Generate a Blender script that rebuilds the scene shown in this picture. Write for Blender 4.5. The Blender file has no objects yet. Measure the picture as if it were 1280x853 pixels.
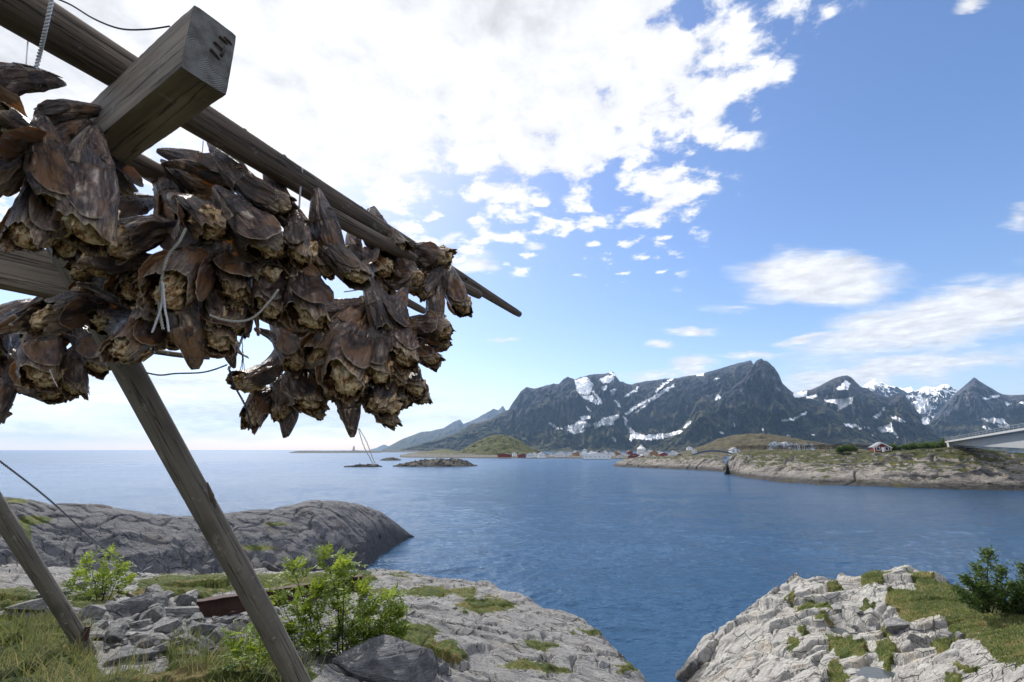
import bpy, bmesh, math, random
import numpy as np
from mathutils import Vector, Matrix, Quaternion
R_ = math.radians
sc = bpy.context.scene
col = sc.collection
# ------------------------------------------------------------------ camera model (the real camera of the photo)
F = 569.0
PIT = math.atan(136.0 / F)
SP, CP = math.sin(PIT), math.cos(PIT)
CAMZ = 12.0

def ray(px, py):
    x = (px - 640.0) / F
    y = (426.5 - py) / F
    return x, CP - y * SP, SP + y * CP

def P(px, py, t):
    a, b, c = ray(px, py)
    return Vector((a * t, b * t, CAMZ + c * t))

def PZ(px, py, z):
    a, b, c = ray(px, py)
    t = (z - CAMZ) / c
    return Vector((a * t, b * t, z))

def proj(x, y, z):
    """world -> photo pixels (vectorised)"""
    zz = z - CAMZ
    d = y * CP + zz * SP
    u = -y * SP + zz * CP
    d = np.where(np.abs(d) < 1e-6, 1e-6, d)
    return 640 + F * x / d, 426.5 - F * u / d, d

def az_el(px, py):
    a, b, c = ray(px, py)
    return math.atan2(a, b), c / math.hypot(a, b)

# ------------------------------------------------------------------ numpy noise
_pr = np.random.RandomState(1234).permutation(256).astype(np.int32)
_perm = np.concatenate([_pr, _pr, _pr]).astype(np.int32)
_ga = np.random.RandomState(77).uniform(0, 2 * np.pi, 256)
_g2x, _g2y = (np.cos(_ga) * 1.1).astype(np.float32), (np.sin(_ga) * 1.1).astype(np.float32)
_q = np.random.RandomState(78).randn(256, 3); _q = (_q / np.linalg.norm(_q, axis=1, keepdims=True) * 1.25).astype(np.float32)
_g3x, _g3y, _g3z = [np.ascontiguousarray(_q[:, i]) for i in range(3)]
def hr(ix, iy, iz, seed):
    a = _perm[(ix.astype(np.int32) + seed * 37) & 255]
    return _pr[(_perm[a + (iy.astype(np.int32) & 255)] + seed * 11) & 255] / 255.0

def noise3(x, y, z=None, seed=0):
    if z is None:
        x = np.asarray(x, np.float64) + seed * 7.13; y = np.asarray(y, np.float64) + seed * 3.71
        x, y = np.broadcast_arrays(x, y)
        ix, iy = np.floor(x), np.floor(y)
        fx, fy = (x - ix).astype(np.float32), (y - iy).astype(np.float32)
        ix = ix.astype(np.int32) & 255; iy = iy.astype(np.int32) & 255
        u = fx * fx * fx * (fx * (fx * 6 - 15) + 10); v = fy * fy * fy * (fy * (fy * 6 - 15) + 10)
        a = _perm[ix]; b = _perm[(ix + 1) & 255]; iy1 = iy + 1
        def g(h, X, Y): return _g2x[h] * X + _g2y[h] * Y
        n00 = g(_perm[a + iy], fx, fy); n10 = g(_perm[b + iy], fx - 1, fy)
        n01 = g(_perm[a + iy1], fx, fy - 1); n11 = g(_perm[b + iy1], fx - 1, fy - 1)
        l0 = n00 + (n10 - n00) * u; l1 = n01 + (n11 - n01) * u
        return (l0 + (l1 - l0) * v) * 1.2
    x, y, z = np.broadcast_arrays(np.asarray(x, np.float64) + seed * 7.13, np.asarray(y, np.float64) + seed * 3.71, np.asarray(z, np.float64) + seed * 1.37)
    ix, iy, iz = np.floor(x), np.floor(y), np.floor(z)
    fx, fy, fz = (x - ix).astype(np.float32), (y - iy).astype(np.float32), (z - iz).astype(np.float32)
    ix = ix.astype(np.int32) & 255; iy = iy.astype(np.int32) & 255; iz = iz.astype(np.int32) & 255
    u, v, w = [f * f * f * (f * (f * 6 - 15) + 10) for f in (fx, fy, fz)]
    a = _perm[ix]; b = _perm[(ix + 1) & 255]
    aa, ab, ba, bb = _perm[a + iy], _perm[a + iy + 1], _perm[b + iy], _perm[b + iy + 1]
    def g(h, X, Y, Z): return _g3x[h] * X + _g3y[h] * Y + _g3z[h] * Z
    def L(p, q, t): return p + (q - p) * t
    r = []
    for k in (0, 1):
        Z = fz - k
        r.append(L(L(g(_perm[aa + iz + k], fx, fy, Z), g(_perm[ba + iz + k], fx - 1, fy, Z), u), L(g(_perm[ab + iz + k], fx, fy - 1, Z), g(_perm[bb + iz + k], fx - 1, fy - 1, Z), u), v))
    return L(r[0], r[1], w)

def fbm(x, y, z=None, o=5, seed=0, gain=.5, lac=2.03):
    s = 0; a = 1.0; n = 0
    for i in range(o):
        s = s + a * noise3(x, y, z, seed + i * 17); n += a
        a *= gain; x = x * lac + 3.1; y = y * lac + 1.7; z = None if z is None else z * lac
    return s / n

def ridged(x, y, z=None, o=5, seed=0, gain=.5, lac=2.07):
    s = 0; a = 1.0; n = 0; prev = 1.0
    for i in range(o):
        r = 1 - np.abs(noise3(x, y, z, seed + i * 31)) * 1.6
        r = np.clip(r, 0, 1) ** 2
        s = s + a * r * prev; n += a; prev = np.clip(r * 1.3, 0, 1)
        a *= gain; x = x * lac; y = y * lac; z = None if z is None else z * lac
    return s / n

def worley(x, y, seed=0):
    """2-D: F1, F2-F1, cell random"""
    ix, iy = np.floor(x), np.floor(y)
    f1 = np.full(x.shape, 9.0); f2 = np.full(x.shape, 9.0); cid = np.zeros(x.shape)
    for dx in (-1, 0, 1):
        for dy in (-1, 0, 1):
            cx, cy = ix + dx, iy + dy
            o = np.zeros_like(cx)
            px = cx + hr(cx, cy, o, seed); py = cy + hr(cx, cy, o, seed + 5)
            d = np.hypot(x - px, y - py)
            r = hr(cx, cy, o, seed + 9)
            m = d < f1
            f2 = np.where(m, f1, np.minimum(f2, d)); cid = np.where(m, r, cid); f1 = np.where(m, d, f1)
    return f1, f2 - f1, cid

def facets(x, y, seed=0, tilt=.5):
    """height of broken planes: each cell has its own level and slope"""
    ix, iy = np.floor(x), np.floor(y); f1 = np.full(x.shape, 9.0); h = np.zeros(x.shape)
    for dx in (-1, 0, 1):
        for dy in (-1, 0, 1):
            cx, cy = ix + dx, iy + dy; o = cx
            ax = x - cx - hr(cx, cy, o, seed); ay = y - cy - hr(cx, cy, o, seed + 5); d = np.hypot(ax, ay)
            v = (hr(cx, cy, o, seed + 9) - .5) + tilt * ((hr(cx, cy, o, seed + 13) - .5) * ax + (hr(cx, cy, o, seed + 17) - .5) * ay) * 2
            m = d < f1; h = np.where(m, v, h); f1 = np.where(m, d, f1)
    return h

def sstep(a, b, x):
    t = np.clip((x - a) / (b - a), 0, 1)
    return t * t * (3 - 2 * t)

def poly_sd(px, py, poly):
    """signed distance, positive inside"""
    d = np.full(px.shape, 1e9); ins = np.zeros(px.shape, bool)
    n = len(poly)
    for i in range(n):
        x0, y0 = poly[i]; x1, y1 = poly[(i + 1) % n]
        ex, ey = x1 - x0, y1 - y0
        t = np.clip(((px - x0) * ex + (py - y0) * ey) / (ex * ex + ey * ey + 1e-12), 0, 1)
        d = np.minimum(d, np.hypot(px - x0 - t * ex, py - y0 - t * ey))
        if y0 != y1:
            c = ((y0 > py) != (y1 > py)) & (px < (x1 - x0) * (py - y0) / (y1 - y0) + x0)
            ins ^= c
    return np.where(ins, d, -d)

def line_sd(px, py, pts, w):
    d = np.full(px.shape, 1e9)
    for (x0, y0), (x1, y1) in zip(pts, pts[1:]):
        ex, ey = x1 - x0, y1 - y0
        t = np.clip(((px - x0) * ex + (py - y0) * ey) / (ex * ex + ey * ey + 1e-12), 0, 1)
        d = np.minimum(d, np.hypot(px - x0 - t * ex, py - y0 - t * ey))
    return w - d

def ell(px, py, cx, cy, rx, ry):
    return (1 - np.hypot((px - cx) / rx, (py - cy) / ry)) * min(rx, ry)

class TPS:
    def __init__(s, pts, lam=0.02):
        p = np.array(pts, float); s.xy = p[:, :2]; n = len(p)
        K = s.k(s.xy[:, None, :] - s.xy[None, :, :]) + lam * np.eye(n)
        Q = np.hstack([np.ones((n, 1)), s.xy])
        A = np.zeros((n + 3, n + 3)); A[:n, :n] = K; A[:n, n:] = Q; A[n:, :n] = Q.T
        s.w = np.linalg.solve(A, np.concatenate([p[:, 2], np.zeros(3)]))
    @staticmethod
    def k(d):
        r2 = (d ** 2).sum(-1)
        return np.where(r2 > 0, 0.5 * r2 * np.log(r2 + 1e-12), 0)
    def __call__(s, x, y):
        out = s.w[-3] + s.w[-2] * x + s.w[-1] * y
        for (a, b), w in zip(s.xy, s.w):
            r2 = (x - a) ** 2 + (y - b) ** 2
            out = out + w * 0.5 * r2 * np.log(r2 + 1e-12)
        return out

# ------------------------------------------------------------------ objects
def tag(o, label=None, cat=None, group=None, kind=None):
    if label: o['label'] = label
    if cat: o['category'] = cat
    if group: o['group'] = group
    if kind: o['kind'] = kind
    return o

def link(name, me, parent=None, mats=()):
    for m in mats: me.materials.append(m)
    o = bpy.data.objects.new(name, me); col.objects.link(o)
    if parent is not None: o.parent = parent
    return o

def empty(name, loc=(0, 0, 0), rot=None):
    o = bpy.data.objects.new(name, None); col.objects.link(o); o.location = loc
    if rot is not None: o.rotation_euler = rot
    o.empty_display_size = .1
    return o

def np_mesh(name, verts, faces, smooth=True, attrs=None, quads=True):
    """faces: (n,k) int array, all the same size"""
    me = bpy.data.meshes.new(name)
    v = np.asarray(verts, np.float32); f = np.asarray(faces, np.int32)
    k = f.shape[1]
    me.vertices.add(len(v)); me.vertices.foreach_set('co', v.ravel())
    me.loops.add(f.size); me.loops.foreach_set('vertex_index', f.ravel())
    me.polygons.add(len(f)); me.polygons.foreach_set('loop_start', np.arange(len(f), dtype=np.int32) * k)
    me.polygons.foreach_set('use_smooth', np.full(len(f), smooth))
    for nm, a in (attrs or {}).items():
        a = np.asarray(a, np.float32)
        if a.ndim == 1:
            at = me.attributes.new(nm, 'FLOAT', 'POINT'); at.data.foreach_set('value', a)
        else:
            at = me.attributes.new(nm, 'FLOAT_VECTOR', 'POINT'); at.data.foreach_set('vector', a.ravel())
    me.update(calc_edges=True)
    return me

def grid_faces(nr, nc, wrap=False):
    i = np.arange(nr - 1)[:, None] * nc
    j = np.arange(nc if wrap else nc - 1)[None, :]
    j2 = (j + 1) % nc
    return np.stack([i + j, i + j2, i + nc + j2, i + nc + j], -1).reshape(-1, 4)

def grid_obj(name, X, Y, Z, mat, attrs=None, flip=False, parent=None):
    nr, nc = X.shape
    f = grid_faces(nr, nc)
    if flip: f = f[:, ::-1]
    at = {k: (a.ravel() if a.ndim == 2 else a.reshape(-1, 3)) for k, a in (attrs or {}).items()}
    me = np_mesh(name, np.stack([X, Y, Z], -1).reshape(-1, 3), f, True, at)
    return link(name, me, parent, [mat])

class MB:
    """collects pieces -> one mesh object"""
    def __init__(s): s.v = []; s.f = []; s.a = []; s.n = 0
    def add(s, v, f, a=None):
        v = np.asarray(v, float); 
        for q in f: s.f.append([i + s.n for i in q])
        s.v.append(v); s.a.append(np.zeros((len(v), 3)) if a is None else np.asarray(a, float)); s.n += len(v)
        return s
    def box(s, c, size, rz=0, M=None):
        x, y, z = [k / 2 for k in size]
        v = np.array([[i * x, j * y, k * z] for k in (-1, 1) for j in (-1, 1) for i in (-1, 1)])
        a = v.copy()
        if M is not None: v = v @ np.array(M).T
        elif rz: 
            cc, ss = math.cos(rz), math.sin(rz); v = v @ np.array([[cc, ss, 0], [-ss, cc, 0], [0, 0, 1]])
        s.add(v + np.array(c), [[0, 2, 3, 1], [4, 5, 7, 6], [0, 1, 5, 4], [2, 6, 7, 3], [0, 4, 6, 2], [1, 3, 7, 5]], a)
        return s
    def tube(s, pts, rad, seg=10, cap=True, rough=0.0, seed=0):
        pts = [Vector(p) for p in pts]; n = len(pts)
        if not hasattr(rad, '__len__'): rad = [rad] * n
        t0 = (pts[1] - pts[0]).normalized()
        up = Vector((0, 0, 1)) if abs(t0.z) < .9 else Vector((1, 0, 0))
        nx = t0.cross(up).normalized()
        V = []; A = []; along = 0
        for i, p in enumerate(pts):
            t = (pts[min(i + 1, n - 1)] - pts[max(i - 1, 0)])
            t = t.normalized() if t.length > 1e-9 else t0
            nx = (nx - t * nx.dot(t)).normalized(); ny = t.cross(nx)
            if i: along += (p - pts[i - 1]).length
            for k in range(seg):
                th = 2 * math.pi * k / seg
                r = rad[i]
                if rough: r *= 1 + rough * float(noise3(np.array([math.cos(th) * 1.3 + seed]), np.array([math.sin(th) * 1.3]), np.array([along * 1.6]), seed)[0]) \
                              + rough * .5 * float(noise3(np.array([math.cos(th) * 4 + seed]), np.array([math.sin(th) * 4]), np.array([along * 9]), seed)[0])
                q = p + (nx * math.cos(th) + ny * math.sin(th)) * r
                V.append(q[:]); A.append((math.cos(th) * rad[i], math.sin(th) * rad[i], along))
        Fc = []
        for i in range(n - 1):
            for k in range(seg):
                a = i * seg + k; b = i * seg + (k + 1) % seg
                Fc.append([a, b, b + seg, a + seg])
        if cap:
            Fc.append(list(range(seg))[::-1]); Fc.append([(n - 1) * seg + k for k in range(seg)])
        s.add(V, Fc, A); return s
    def build(s, name, mat, parent=None, smooth=False, local=None):
        me = bpy.data.meshes.new(name)
        V = np.vstack(s.v)
        if local is not None: V = V - np.array(local)
        me.from_pydata(V.tolist(), [], s.f)
        at = me.attributes.new('wc', 'FLOAT_VECTOR', 'POINT'); at.data.foreach_set('vector', np.vstack(s.a).astype(np.float32).ravel())
        if smooth: me.polygons.foreach_set('use_smooth', [len(p.vertices) <= 4 for p in me.polygons])
        me.update()
        return link(name, me, parent, [mat])
# ------------------------------------------------------------------ node helpers
class NT:
    def __init__(s, tree): s.t = tree; tree.nodes.clear()
    def n(s, ty, **k):
        nd = s.t.nodes.new(ty)
        for a, v in k.items(): setattr(nd, a, v)
        return nd
    def l(s, a, b): s.t.links.new(a, b)
    def put(s, sock, v):
        if v is None: return
        if isinstance(v, bpy.types.NodeSocket): s.l(v, sock)
        elif isinstance(v, (int, float)) and hasattr(sock.default_value, '__len__'):
            sock.default_value = (v,) * len(sock.default_value) if len(sock.default_value) == 3 else (v, v, v, 1)
        elif hasattr(v, '__len__') and hasattr(sock.default_value, '__len__') and len(v) == 3 and len(sock.default_value) == 4:
            sock.default_value = (*v, 1)
        else: sock.default_value = v
    def m(s, op, a, b=None, c=None, clamp=False):
        nd = s.n('ShaderNodeMath', operation=op, use_clamp=clamp)
        for i, v in enumerate((a, b, c)): 
            if v is not None: s.put(nd.inputs[i], v)
        return nd.outputs[0]
    def vm(s, op, a, b=None, scale=None):
        nd = s.n('ShaderNodeVectorMath', operation=op)
        s.put(nd.inputs[0], a)
        if b is not None: s.put(nd.inputs[1], b)
        if scale is not None: s.put(nd.inputs['Scale'], scale)
        return nd.outputs['Value'] if op in ('DOT_PRODUCT', 'LENGTH', 'DISTANCE') else nd.outputs[0]
    def mix(s, f, a, b, mode='MIX'):
        nd = s.n('ShaderNodeMix', data_type='RGBA', blend_type=mode)
        s.put(nd.inputs[0], f); s.put(nd.inputs[6], a); s.put(nd.inputs[7], b)
        return nd.outputs[2]
    def mapr(s, v, a, b, c=0.0, d=1.0, smooth=False):
        nd = s.n('ShaderNodeMapRange', interpolation_type='SMOOTHSTEP' if smooth else 'LINEAR')
        for i, q in enumerate((v, a, b, c, d)): s.put(nd.inputs[i], q)
        return nd.outputs[0]
    def noise(s, v, scale=1.0, det=4, rough=.55, dist=0.0, lac=2.0, w=None, out=0):
        nd = s.n('ShaderNodeTexNoise', noise_dimensions='4D' if w is not None else '3D')
        s.put(nd.inputs['Vector'], v); nd.inputs['Scale'].default_value = scale; nd.inputs['Detail'].default_value = det
        nd.inputs['Roughness'].default_value = rough; nd.inputs['Distortion'].default_value = dist; nd.inputs['Lacunarity'].default_value = lac
        if w is not None: s.put(nd.inputs['W'], w)
        return nd.outputs[out]
    def vor(s, v, scale=1.0, feat='F1', rnd=1.0, out=0):
        nd = s.n('ShaderNodeTexVoronoi', feature=feat)
        s.put(nd.inputs['Vector'], v); nd.inputs['Scale'].default_value = scale; nd.inputs['Randomness'].default_value = rnd
        return nd.outputs[out]
    def mapp(s, v, loc=(0, 0, 0), rot=(0, 0, 0), sca=(1, 1, 1), ty='POINT'):
        nd = s.n('ShaderNodeMapping', vector_type=ty); s.put(nd.inputs[0], v)
        nd.inputs[1].default_value = loc; nd.inputs[2].default_value = rot; nd.inputs[3].default_value = sca
        return nd.outputs[0]
    def ramp(s, f, stops, interp='LINEAR'):
        nd = s.n('ShaderNodeValToRGB'); nd.color_ramp.interpolation = interp
        e = nd.color_ramp.elements
        while len(e) < len(stops): e.new(.5)
        for q, (p, c) in zip(e, stops): q.position = p; q.color = (*c, 1) if len(c) == 3 else c
        s.put(nd.inputs[0], f); return nd.outputs[0]
    def attr(s, nm, out='Fac'):
        nd = s.n('ShaderNodeAttribute', attribute_name=nm); return nd.outputs[out]
    def bump(s, h, dist=.02, strength=1.0, normal=None):
        nd = s.n('ShaderNodeBump'); s.put(nd.inputs['Height'], h); nd.inputs['Distance'].default_value = dist; s.put(nd.inputs['Strength'], strength)
        if normal is not None: s.l(normal, nd.inputs['Normal'])
        return nd.outputs[0]
    def pos(s): return s.n('ShaderNodeNewGeometry').outputs['Position']
    def sepz(s, v, i=2):
        nd = s.n('ShaderNodeSeparateXYZ'); s.put(nd.inputs[0], v); return nd.outputs[i]
    def obj(s): return s.n('ShaderNodeTexCoord').outputs['Object']
    def rnd(s): return s.n('ShaderNodeObjectInfo').outputs['Random']
    def out(s, color, rough=.8, bump=None, spec=.3, metal=0.0, trans=None, trans_col=None, sub=None):
        p = s.n('ShaderNodeBsdfPrincipled'); s.put(p.inputs['Base Color'], color); s.put(p.inputs['Roughness'], rough)
        s.put(p.inputs['Specular IOR Level'], spec); s.put(p.inputs['Metallic'], metal)
        if bump is not None: s.l(bump, p.inputs['Normal'])
        o = s.n('ShaderNodeOutputMaterial')
        sh = p.outputs[0]
        if trans is not None:
            tr = s.n('ShaderNodeBsdfTranslucent'); s.put(tr.inputs[0], trans_col if trans_col is not None else color)
            mx = s.n('ShaderNodeMixShader'); s.put(mx.inputs[0], trans); s.l(sh, mx.inputs[1]); s.l(tr.outputs[0], mx.inputs[2]); sh = mx.outputs[0]
        s.l(sh, o.inputs[0]); return p

def mat(name):
    m = bpy.data.materials.new(name); m.use_nodes = True
    return m, NT(m.node_tree)

M = {}
def flat(name, c, rough=.7, var=.15, scale=3.0, metal=0.0, spec=.3, bumpd=0.0):
    m, t = mat(name); p = t.obj()
    n = t.noise(p, scale, 5)
    cc = t.mix(n, tuple(k * (1 - var * 1.6) for k in c), tuple(min(1, k * (1 + var * 1.6)) for k in c))
    b = t.bump(t.noise(p, scale * 6, 4), bumpd) if bumpd else None
    t.out(cc, rough, b, spec, metal); M[name] = m; return m

# weathered wood: attribute 'wc' runs (x, y, along the grain)
def wood(name, dark, mid, light, bd=.004, sx=26, sz=1.6):
    m, t = mat(name); a = t.attr('wc', 'Vector')
    g = t.mapp(a, sca=(sx, sx, sz))
    n1 = t.noise(g, 1.0, 6, .6, .4)
    n2 = t.noise(t.mapp(a, sca=(sx * 3, sx * 3, sz * 1.7)), 1.0, 4, .6)
    n3 = t.noise(a, 5.0, 5, .6)
    kn = t.vor(t.mapp(a, sca=(5, 5, 1.9)), 1.0)
    c = t.ramp(n1, [(.25, dark), (.5, mid), (.75, light)])
    c = t.mix(t.m('MULTIPLY', n3, .75), c, t.mix(.5, dark, mid))
    knm = t.mapr(kn, .03, .13, 1, 0)
    c = t.mix(t.m('MULTIPLY', knm, .8), c, tuple(k * .35 for k in dark))
    crack = t.m('MAXIMUM', t.mapr(n2, .33, .40, 1, 0), t.mapr(t.m('ABSOLUTE', t.m('SUBTRACT', t.noise(t.mapp(a, sca=(sx * .9, sx * .9, sz * .35)), 1.0, 3, .5), .5)), 0, .010, 1, 0))
    c = t.mix(t.m('MULTIPLY', crack, .7), c, tuple(k * .3 for k in dark))
    h = t.m('SUBTRACT', t.m('ADD', n1, t.m('MULTIPLY', n2, .6)), t.m('MULTIPLY', crack, .8))
    li = t.noise(a, 13.0, 6, .7); c = t.mix(t.mapr(li, .60, .68, 0, .45), c, (.31, .30, .26))
    dk = t.noise(a, 2.3, 4, .6); c = t.mix(t.mapr(dk, .50, .68, 0, .6), c, tuple(k * .6 for k in dark))
    t.out(c, t.mapr(n1, .3, .7, .62, .85), t.bump(h, bd), .3); M[name] = m; return m

wood('pole_wood', (.036, .025, .019), (.105, .077, .057), (.23, .185, .145), .009)
wood('leg_wood', (.075, .062, .048), (.14, .12, .093), (.205, .18, .15), .005)
wood('beam_wood', (.085, .064, .048), (.22, .178, .138), (.38, .32, .255), .007, 18, 1.4)

def endgrain():
    m, t = mat('end_grain'); a = t.obj()
    w = t.n('ShaderNodeTexWave', wave_type='RINGS', rings_direction='Z'); t.l(t.mapp(a, loc=(.03, .02, 0)), w.inputs[0])
    w.inputs['Scale'].default_value = 60; w.inputs['Distortion'].default_value = 2.5; w.inputs['Detail'].default_value = 4
    n = t.noise(a, 24, 5)
    c = t.mix(t.m('MULTIPLY', w.outputs[1], .35), (.15, .145, .14), (.24, .23, .21)); c = t.mix(t.mapr(n, .42, .62, 0, .8), c, (.075, .068, .062))
    t.out(c, .8, t.bump(t.m('ADD', t.m('MULTIPLY', w.outputs[1], .4), n), .004), .25); M['end_grain'] = m
endgrain()

# dried cod skin: attribute 'hc' = (angle-ish x, y, along), 'inn' = 1 inside / flesh rim
def fish(name, ramp_cols, tr=0.0, trc=(.6, .22, .04), rough=(.32, .6), stripes=False):
    m, t = mat(name); a = t.attr('hc', 'Vector'); r = t.rnd()
    off = t.n('ShaderNodeCombineXYZ'); t.l(t.m('MULTIPLY', r, 31.0), off.inputs[0]); t.l(t.m('MULTIPLY', r, 17.0), off.inputs[1])
    p = t.vm('ADD', a, off.outputs[0])
    n1 = t.noise(t.mapp(p, sca=(3.6, 3.6, 1.7)), 1.0, 8, .64, 1.3)
    n2 = t.noise(t.mapp(p, sca=(20, 20, 6)), 1.0, 6, .68, .7)
    n3 = t.noise(p, 3.1, 3, .5, 1.2)
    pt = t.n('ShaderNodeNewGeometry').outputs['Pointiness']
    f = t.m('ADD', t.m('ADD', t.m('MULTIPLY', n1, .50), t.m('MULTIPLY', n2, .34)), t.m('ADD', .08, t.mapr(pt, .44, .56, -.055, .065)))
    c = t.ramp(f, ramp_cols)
    c = t.mix(t.mapr(n3, .47, .66, 0, .8, True), c, (.026, .016, .018))
    br = t.mapr(t.noise(p, 2.3, 4, .6), .52, .62, 0, .65, True)
    c = t.mix(br, c, (.20, .095, .035))
    zz = t.sepz(t.attr('hc', 'Vector'))
    rim = t.mapr(t.m('ADD', zz, t.m('MULTIPLY', t.m('SUBTRACT', n1, .5), .55)), -.28, -.50, 0, .75, True)
    c = t.mix(rim, c, t.ramp(n2, [(.36, (.10, .05, .025)), (.5, (.30, .19, .10)), (.62, (.62, .50, .33))]))
    crs = t.m('ABSOLUTE', t.m('SUBTRACT', t.noise(t.mapp(p, sca=(7, 7, 2.4)), 1.0, 3, .5, 1.0), .5))
    crm = t.mapr(crs, 0, .012, .45, 0)
    c = t.mix(crm, c, (.016, .010, .010))
    inn = t.attr('inn')
    nb = t.noise(p, 16, 4)
    fc = t.ramp(nb, [(.36, (.022, .010, .007)), (.52, (.09, .042, .018)), (.66, (.34, .21, .10))])
    c = t.mix(inn, c, fc)
    tint = t.mapr(r, 0, 1, .5, 1.4)
    rw = t.m('ADD', t.attr('rimw'), t.m('MULTIPLY', t.m('SUBTRACT', n2, .5), .8))
    c = t.mix(t.mapr(rw, .5, .95, 0, .6, True), c, (.50, .40, .29))
    hs = t.n('ShaderNodeHueSaturation'); t.l(tint, hs.inputs['Value']); t.l(c, hs.inputs['Color']); hs.inputs['Saturation'].default_value = 1.05
    c = hs.outputs[0]
    b = t.bump(t.m('SUBTRACT', t.m('ADD', t.m('MULTIPLY', n2, .9), n1), t.m('MULTIPLY', crm, .3)), .012)
    rg = t.mapr(n1, .35, .65, rough[0], rough[1])
    t.out(c, rg, b, .7, trans=tr if tr else None, trans_col=trc); M[name] = m; return m
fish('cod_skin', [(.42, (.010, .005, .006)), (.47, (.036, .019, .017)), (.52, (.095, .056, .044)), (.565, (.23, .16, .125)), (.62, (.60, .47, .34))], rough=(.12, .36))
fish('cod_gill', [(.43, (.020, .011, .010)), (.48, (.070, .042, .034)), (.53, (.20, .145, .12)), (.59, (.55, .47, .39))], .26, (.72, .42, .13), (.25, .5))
def flesh():
    m, t = mat('cod_flesh'); p = t.attr('hc', 'Vector'); r = t.rnd()
    p = t.vm('ADD', p, t.vm('SCALE', (13, 7, 3), scale=r))
    n = t.noise(p, 9, 6, .65, .8); f = t.noise(t.mapp(p, sca=(30, 30, 9)), 1, 4, .6)
    c = t.ramp(t.m('ADD', t.m('MULTIPLY', n, .6), t.m('MULTIPLY', f, .4)), [(.38, (.05, .018, .008)), (.45, (.34, .17, .065)), (.51, (.78, .54, .29)), (.60, (.95, .80, .56))])
    t.out(c, .7, t.bump(t.m('ADD', n, f), .02), .3, trans=.1, trans_col=(.7, .4, .12)); M['cod_flesh'] = m
flesh()
flat('cod_eye', (.02, .016, .015), .22, .2, 30)
flat('socket_rim', (.07, .052, .045), .5, .4, 30)

flat('white_cord', (.62, .62, .66), .8, .2, 300, bumpd=.0005)
flat('grey_cord', (.42, .40, .36), .85, .35, 120, bumpd=.001)
flat('dark_wire', (.03, .03, .045), .6, .3, 60)
flat('stay_wire', (.16, .16, .19), .5, .4, 40, metal=.4)
flat('rust_nail', (.07, .05, .045), .7, .5, 60, metal=.3, bumpd=.001)
flat('rust', (.038, .017, .013), .75, .45, 5, metal=.15, bumpd=.006)

# ---- rock of the near shore
def near_rock(name, base, dark, light, moss=True, sc_=1.0, tide_z=.7):
    m, t = mat(name); p = t.pos()
    p = t.vm('ADD', p, t.vm('SCALE', t.noise(p, .9 * sc_, 3, out=1), scale=.35 / sc_))
    pr = t.mapp(p, rot=(0.3, 0.1, R_(35)), sca=(1.0, 3.2, 2.0))
    n1 = t.noise(p, 1.3 * sc_, 8, .62)
    n2 = t.noise(pr, 5 * sc_, 8, .68)
    cr = t.vor(pr, .6 * sc_, 'DISTANCE_TO_EDGE'); cr2 = t.vor(pr, 2.0 * sc_, 'DISTANCE_TO_EDGE')
    ck = t.m('MAXIMUM', t.mapr(cr, 0, .022, 1, 0), t.m('MULTIPLY', t.mapr(cr2, 0, .035, 1, 0), t.mapr(n1, .5, .62, 0, .8)))
    c = t.ramp(n1, [(.3, dark), (.5, base), (.7, light)])
    c = t.mix(t.mapr(n2, .35, .65, .55, 0), c, dark)
    sp = t.noise(p, 38 * sc_, 4, .7)
    c = t.mix(t.mapr(sp, .55, .72, 0, .55), c, tuple(min(1, k * 1.45) for k in light))
    c = t.mix(t.mapr(sp, .44, .30, 0, .6), c, tuple(k * .5 for k in dark))
    tan = t.noise(p, .7 * sc_, 5, .6)
    c = t.mix(t.mapr(tan, .56, .70, 0, .45), c, (base[0] * 1.1, base[1] * .92, base[2] * .68))
    c = t.mix(t.m('MULTIPLY', ck, .72), c, tuple(k * .25 for k in dark))
    # wet black band at the waterline, a real tide mark
    z = t.sepz(t.pos())
    tide = t.mapr(t.m('ADD', z, t.m('MULTIPLY', t.m('SUBTRACT', n1, .5), -4.5)), tide_z, tide_z * 1.8, 1, 0)
    c = t.mix(t.m('MULTIPLY', tide, .8), c, (.025, .023, .021))
    h = t.m('SUBTRACT', t.m('ADD', n1, t.m('ADD', t.m('MULTIPLY', n2, .7), t.m('MULTIPLY', sp, .12))), t.m('MULTIPLY', ck, .45))
    b = t.bump(h, .11 / sc_)
    ms = t.attr('moss')
    gn = t.noise(t.pos(), 1.1, 5, .6); gn2 = t.noise(t.pos(), 17, 5, .7); gn3 = t.noise(t.mapp(t.pos(), sca=(1, 1, .4)), 5.0, 4, .7)
    gc = t.ramp(t.m('ADD', t.m('MULTIPLY', gn, .45), t.m('ADD', t.m('MULTIPLY', gn2, .3), t.m('MULTIPLY', gn3, .25))), [(.36, (.018, .024, .008)), (.44, (.045, .065, .013)), (.52, (.095, .115, .022)), (.58, (.17, .13, .05)), (.68, (.30, .22, .10))])
    mm = t.mapr(t.m('ADD', ms, t.m('MULTIPLY', t.m('SUBTRACT', t.noise(t.pos(), 7, 5, .7), .5), .9)), .35, .55, 0, 1, True)
    c = t.mix(mm, c, gc)
    b2 = t.bump(gn2, .12)
    mixn = t.n('ShaderNodeMix', data_type='VECTOR'); t.l(mm, mixn.inputs[0]); t.l(b, mixn.inputs[4]); t.l(b2, mixn.inputs[5])
    t.out(c, t.mapr(tide, 0, 1, .86, .5), mixn.outputs[1], .25); M[name] = m; return m
near_rock('shore_rock', (.25, .245, .24), (.12, .118, .118), (.36, .35, .335))
near_rock('pale_rock', (.40, .385, .36), (.19, .18, .17), (.56, .54, .50), sc_=.9)
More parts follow.
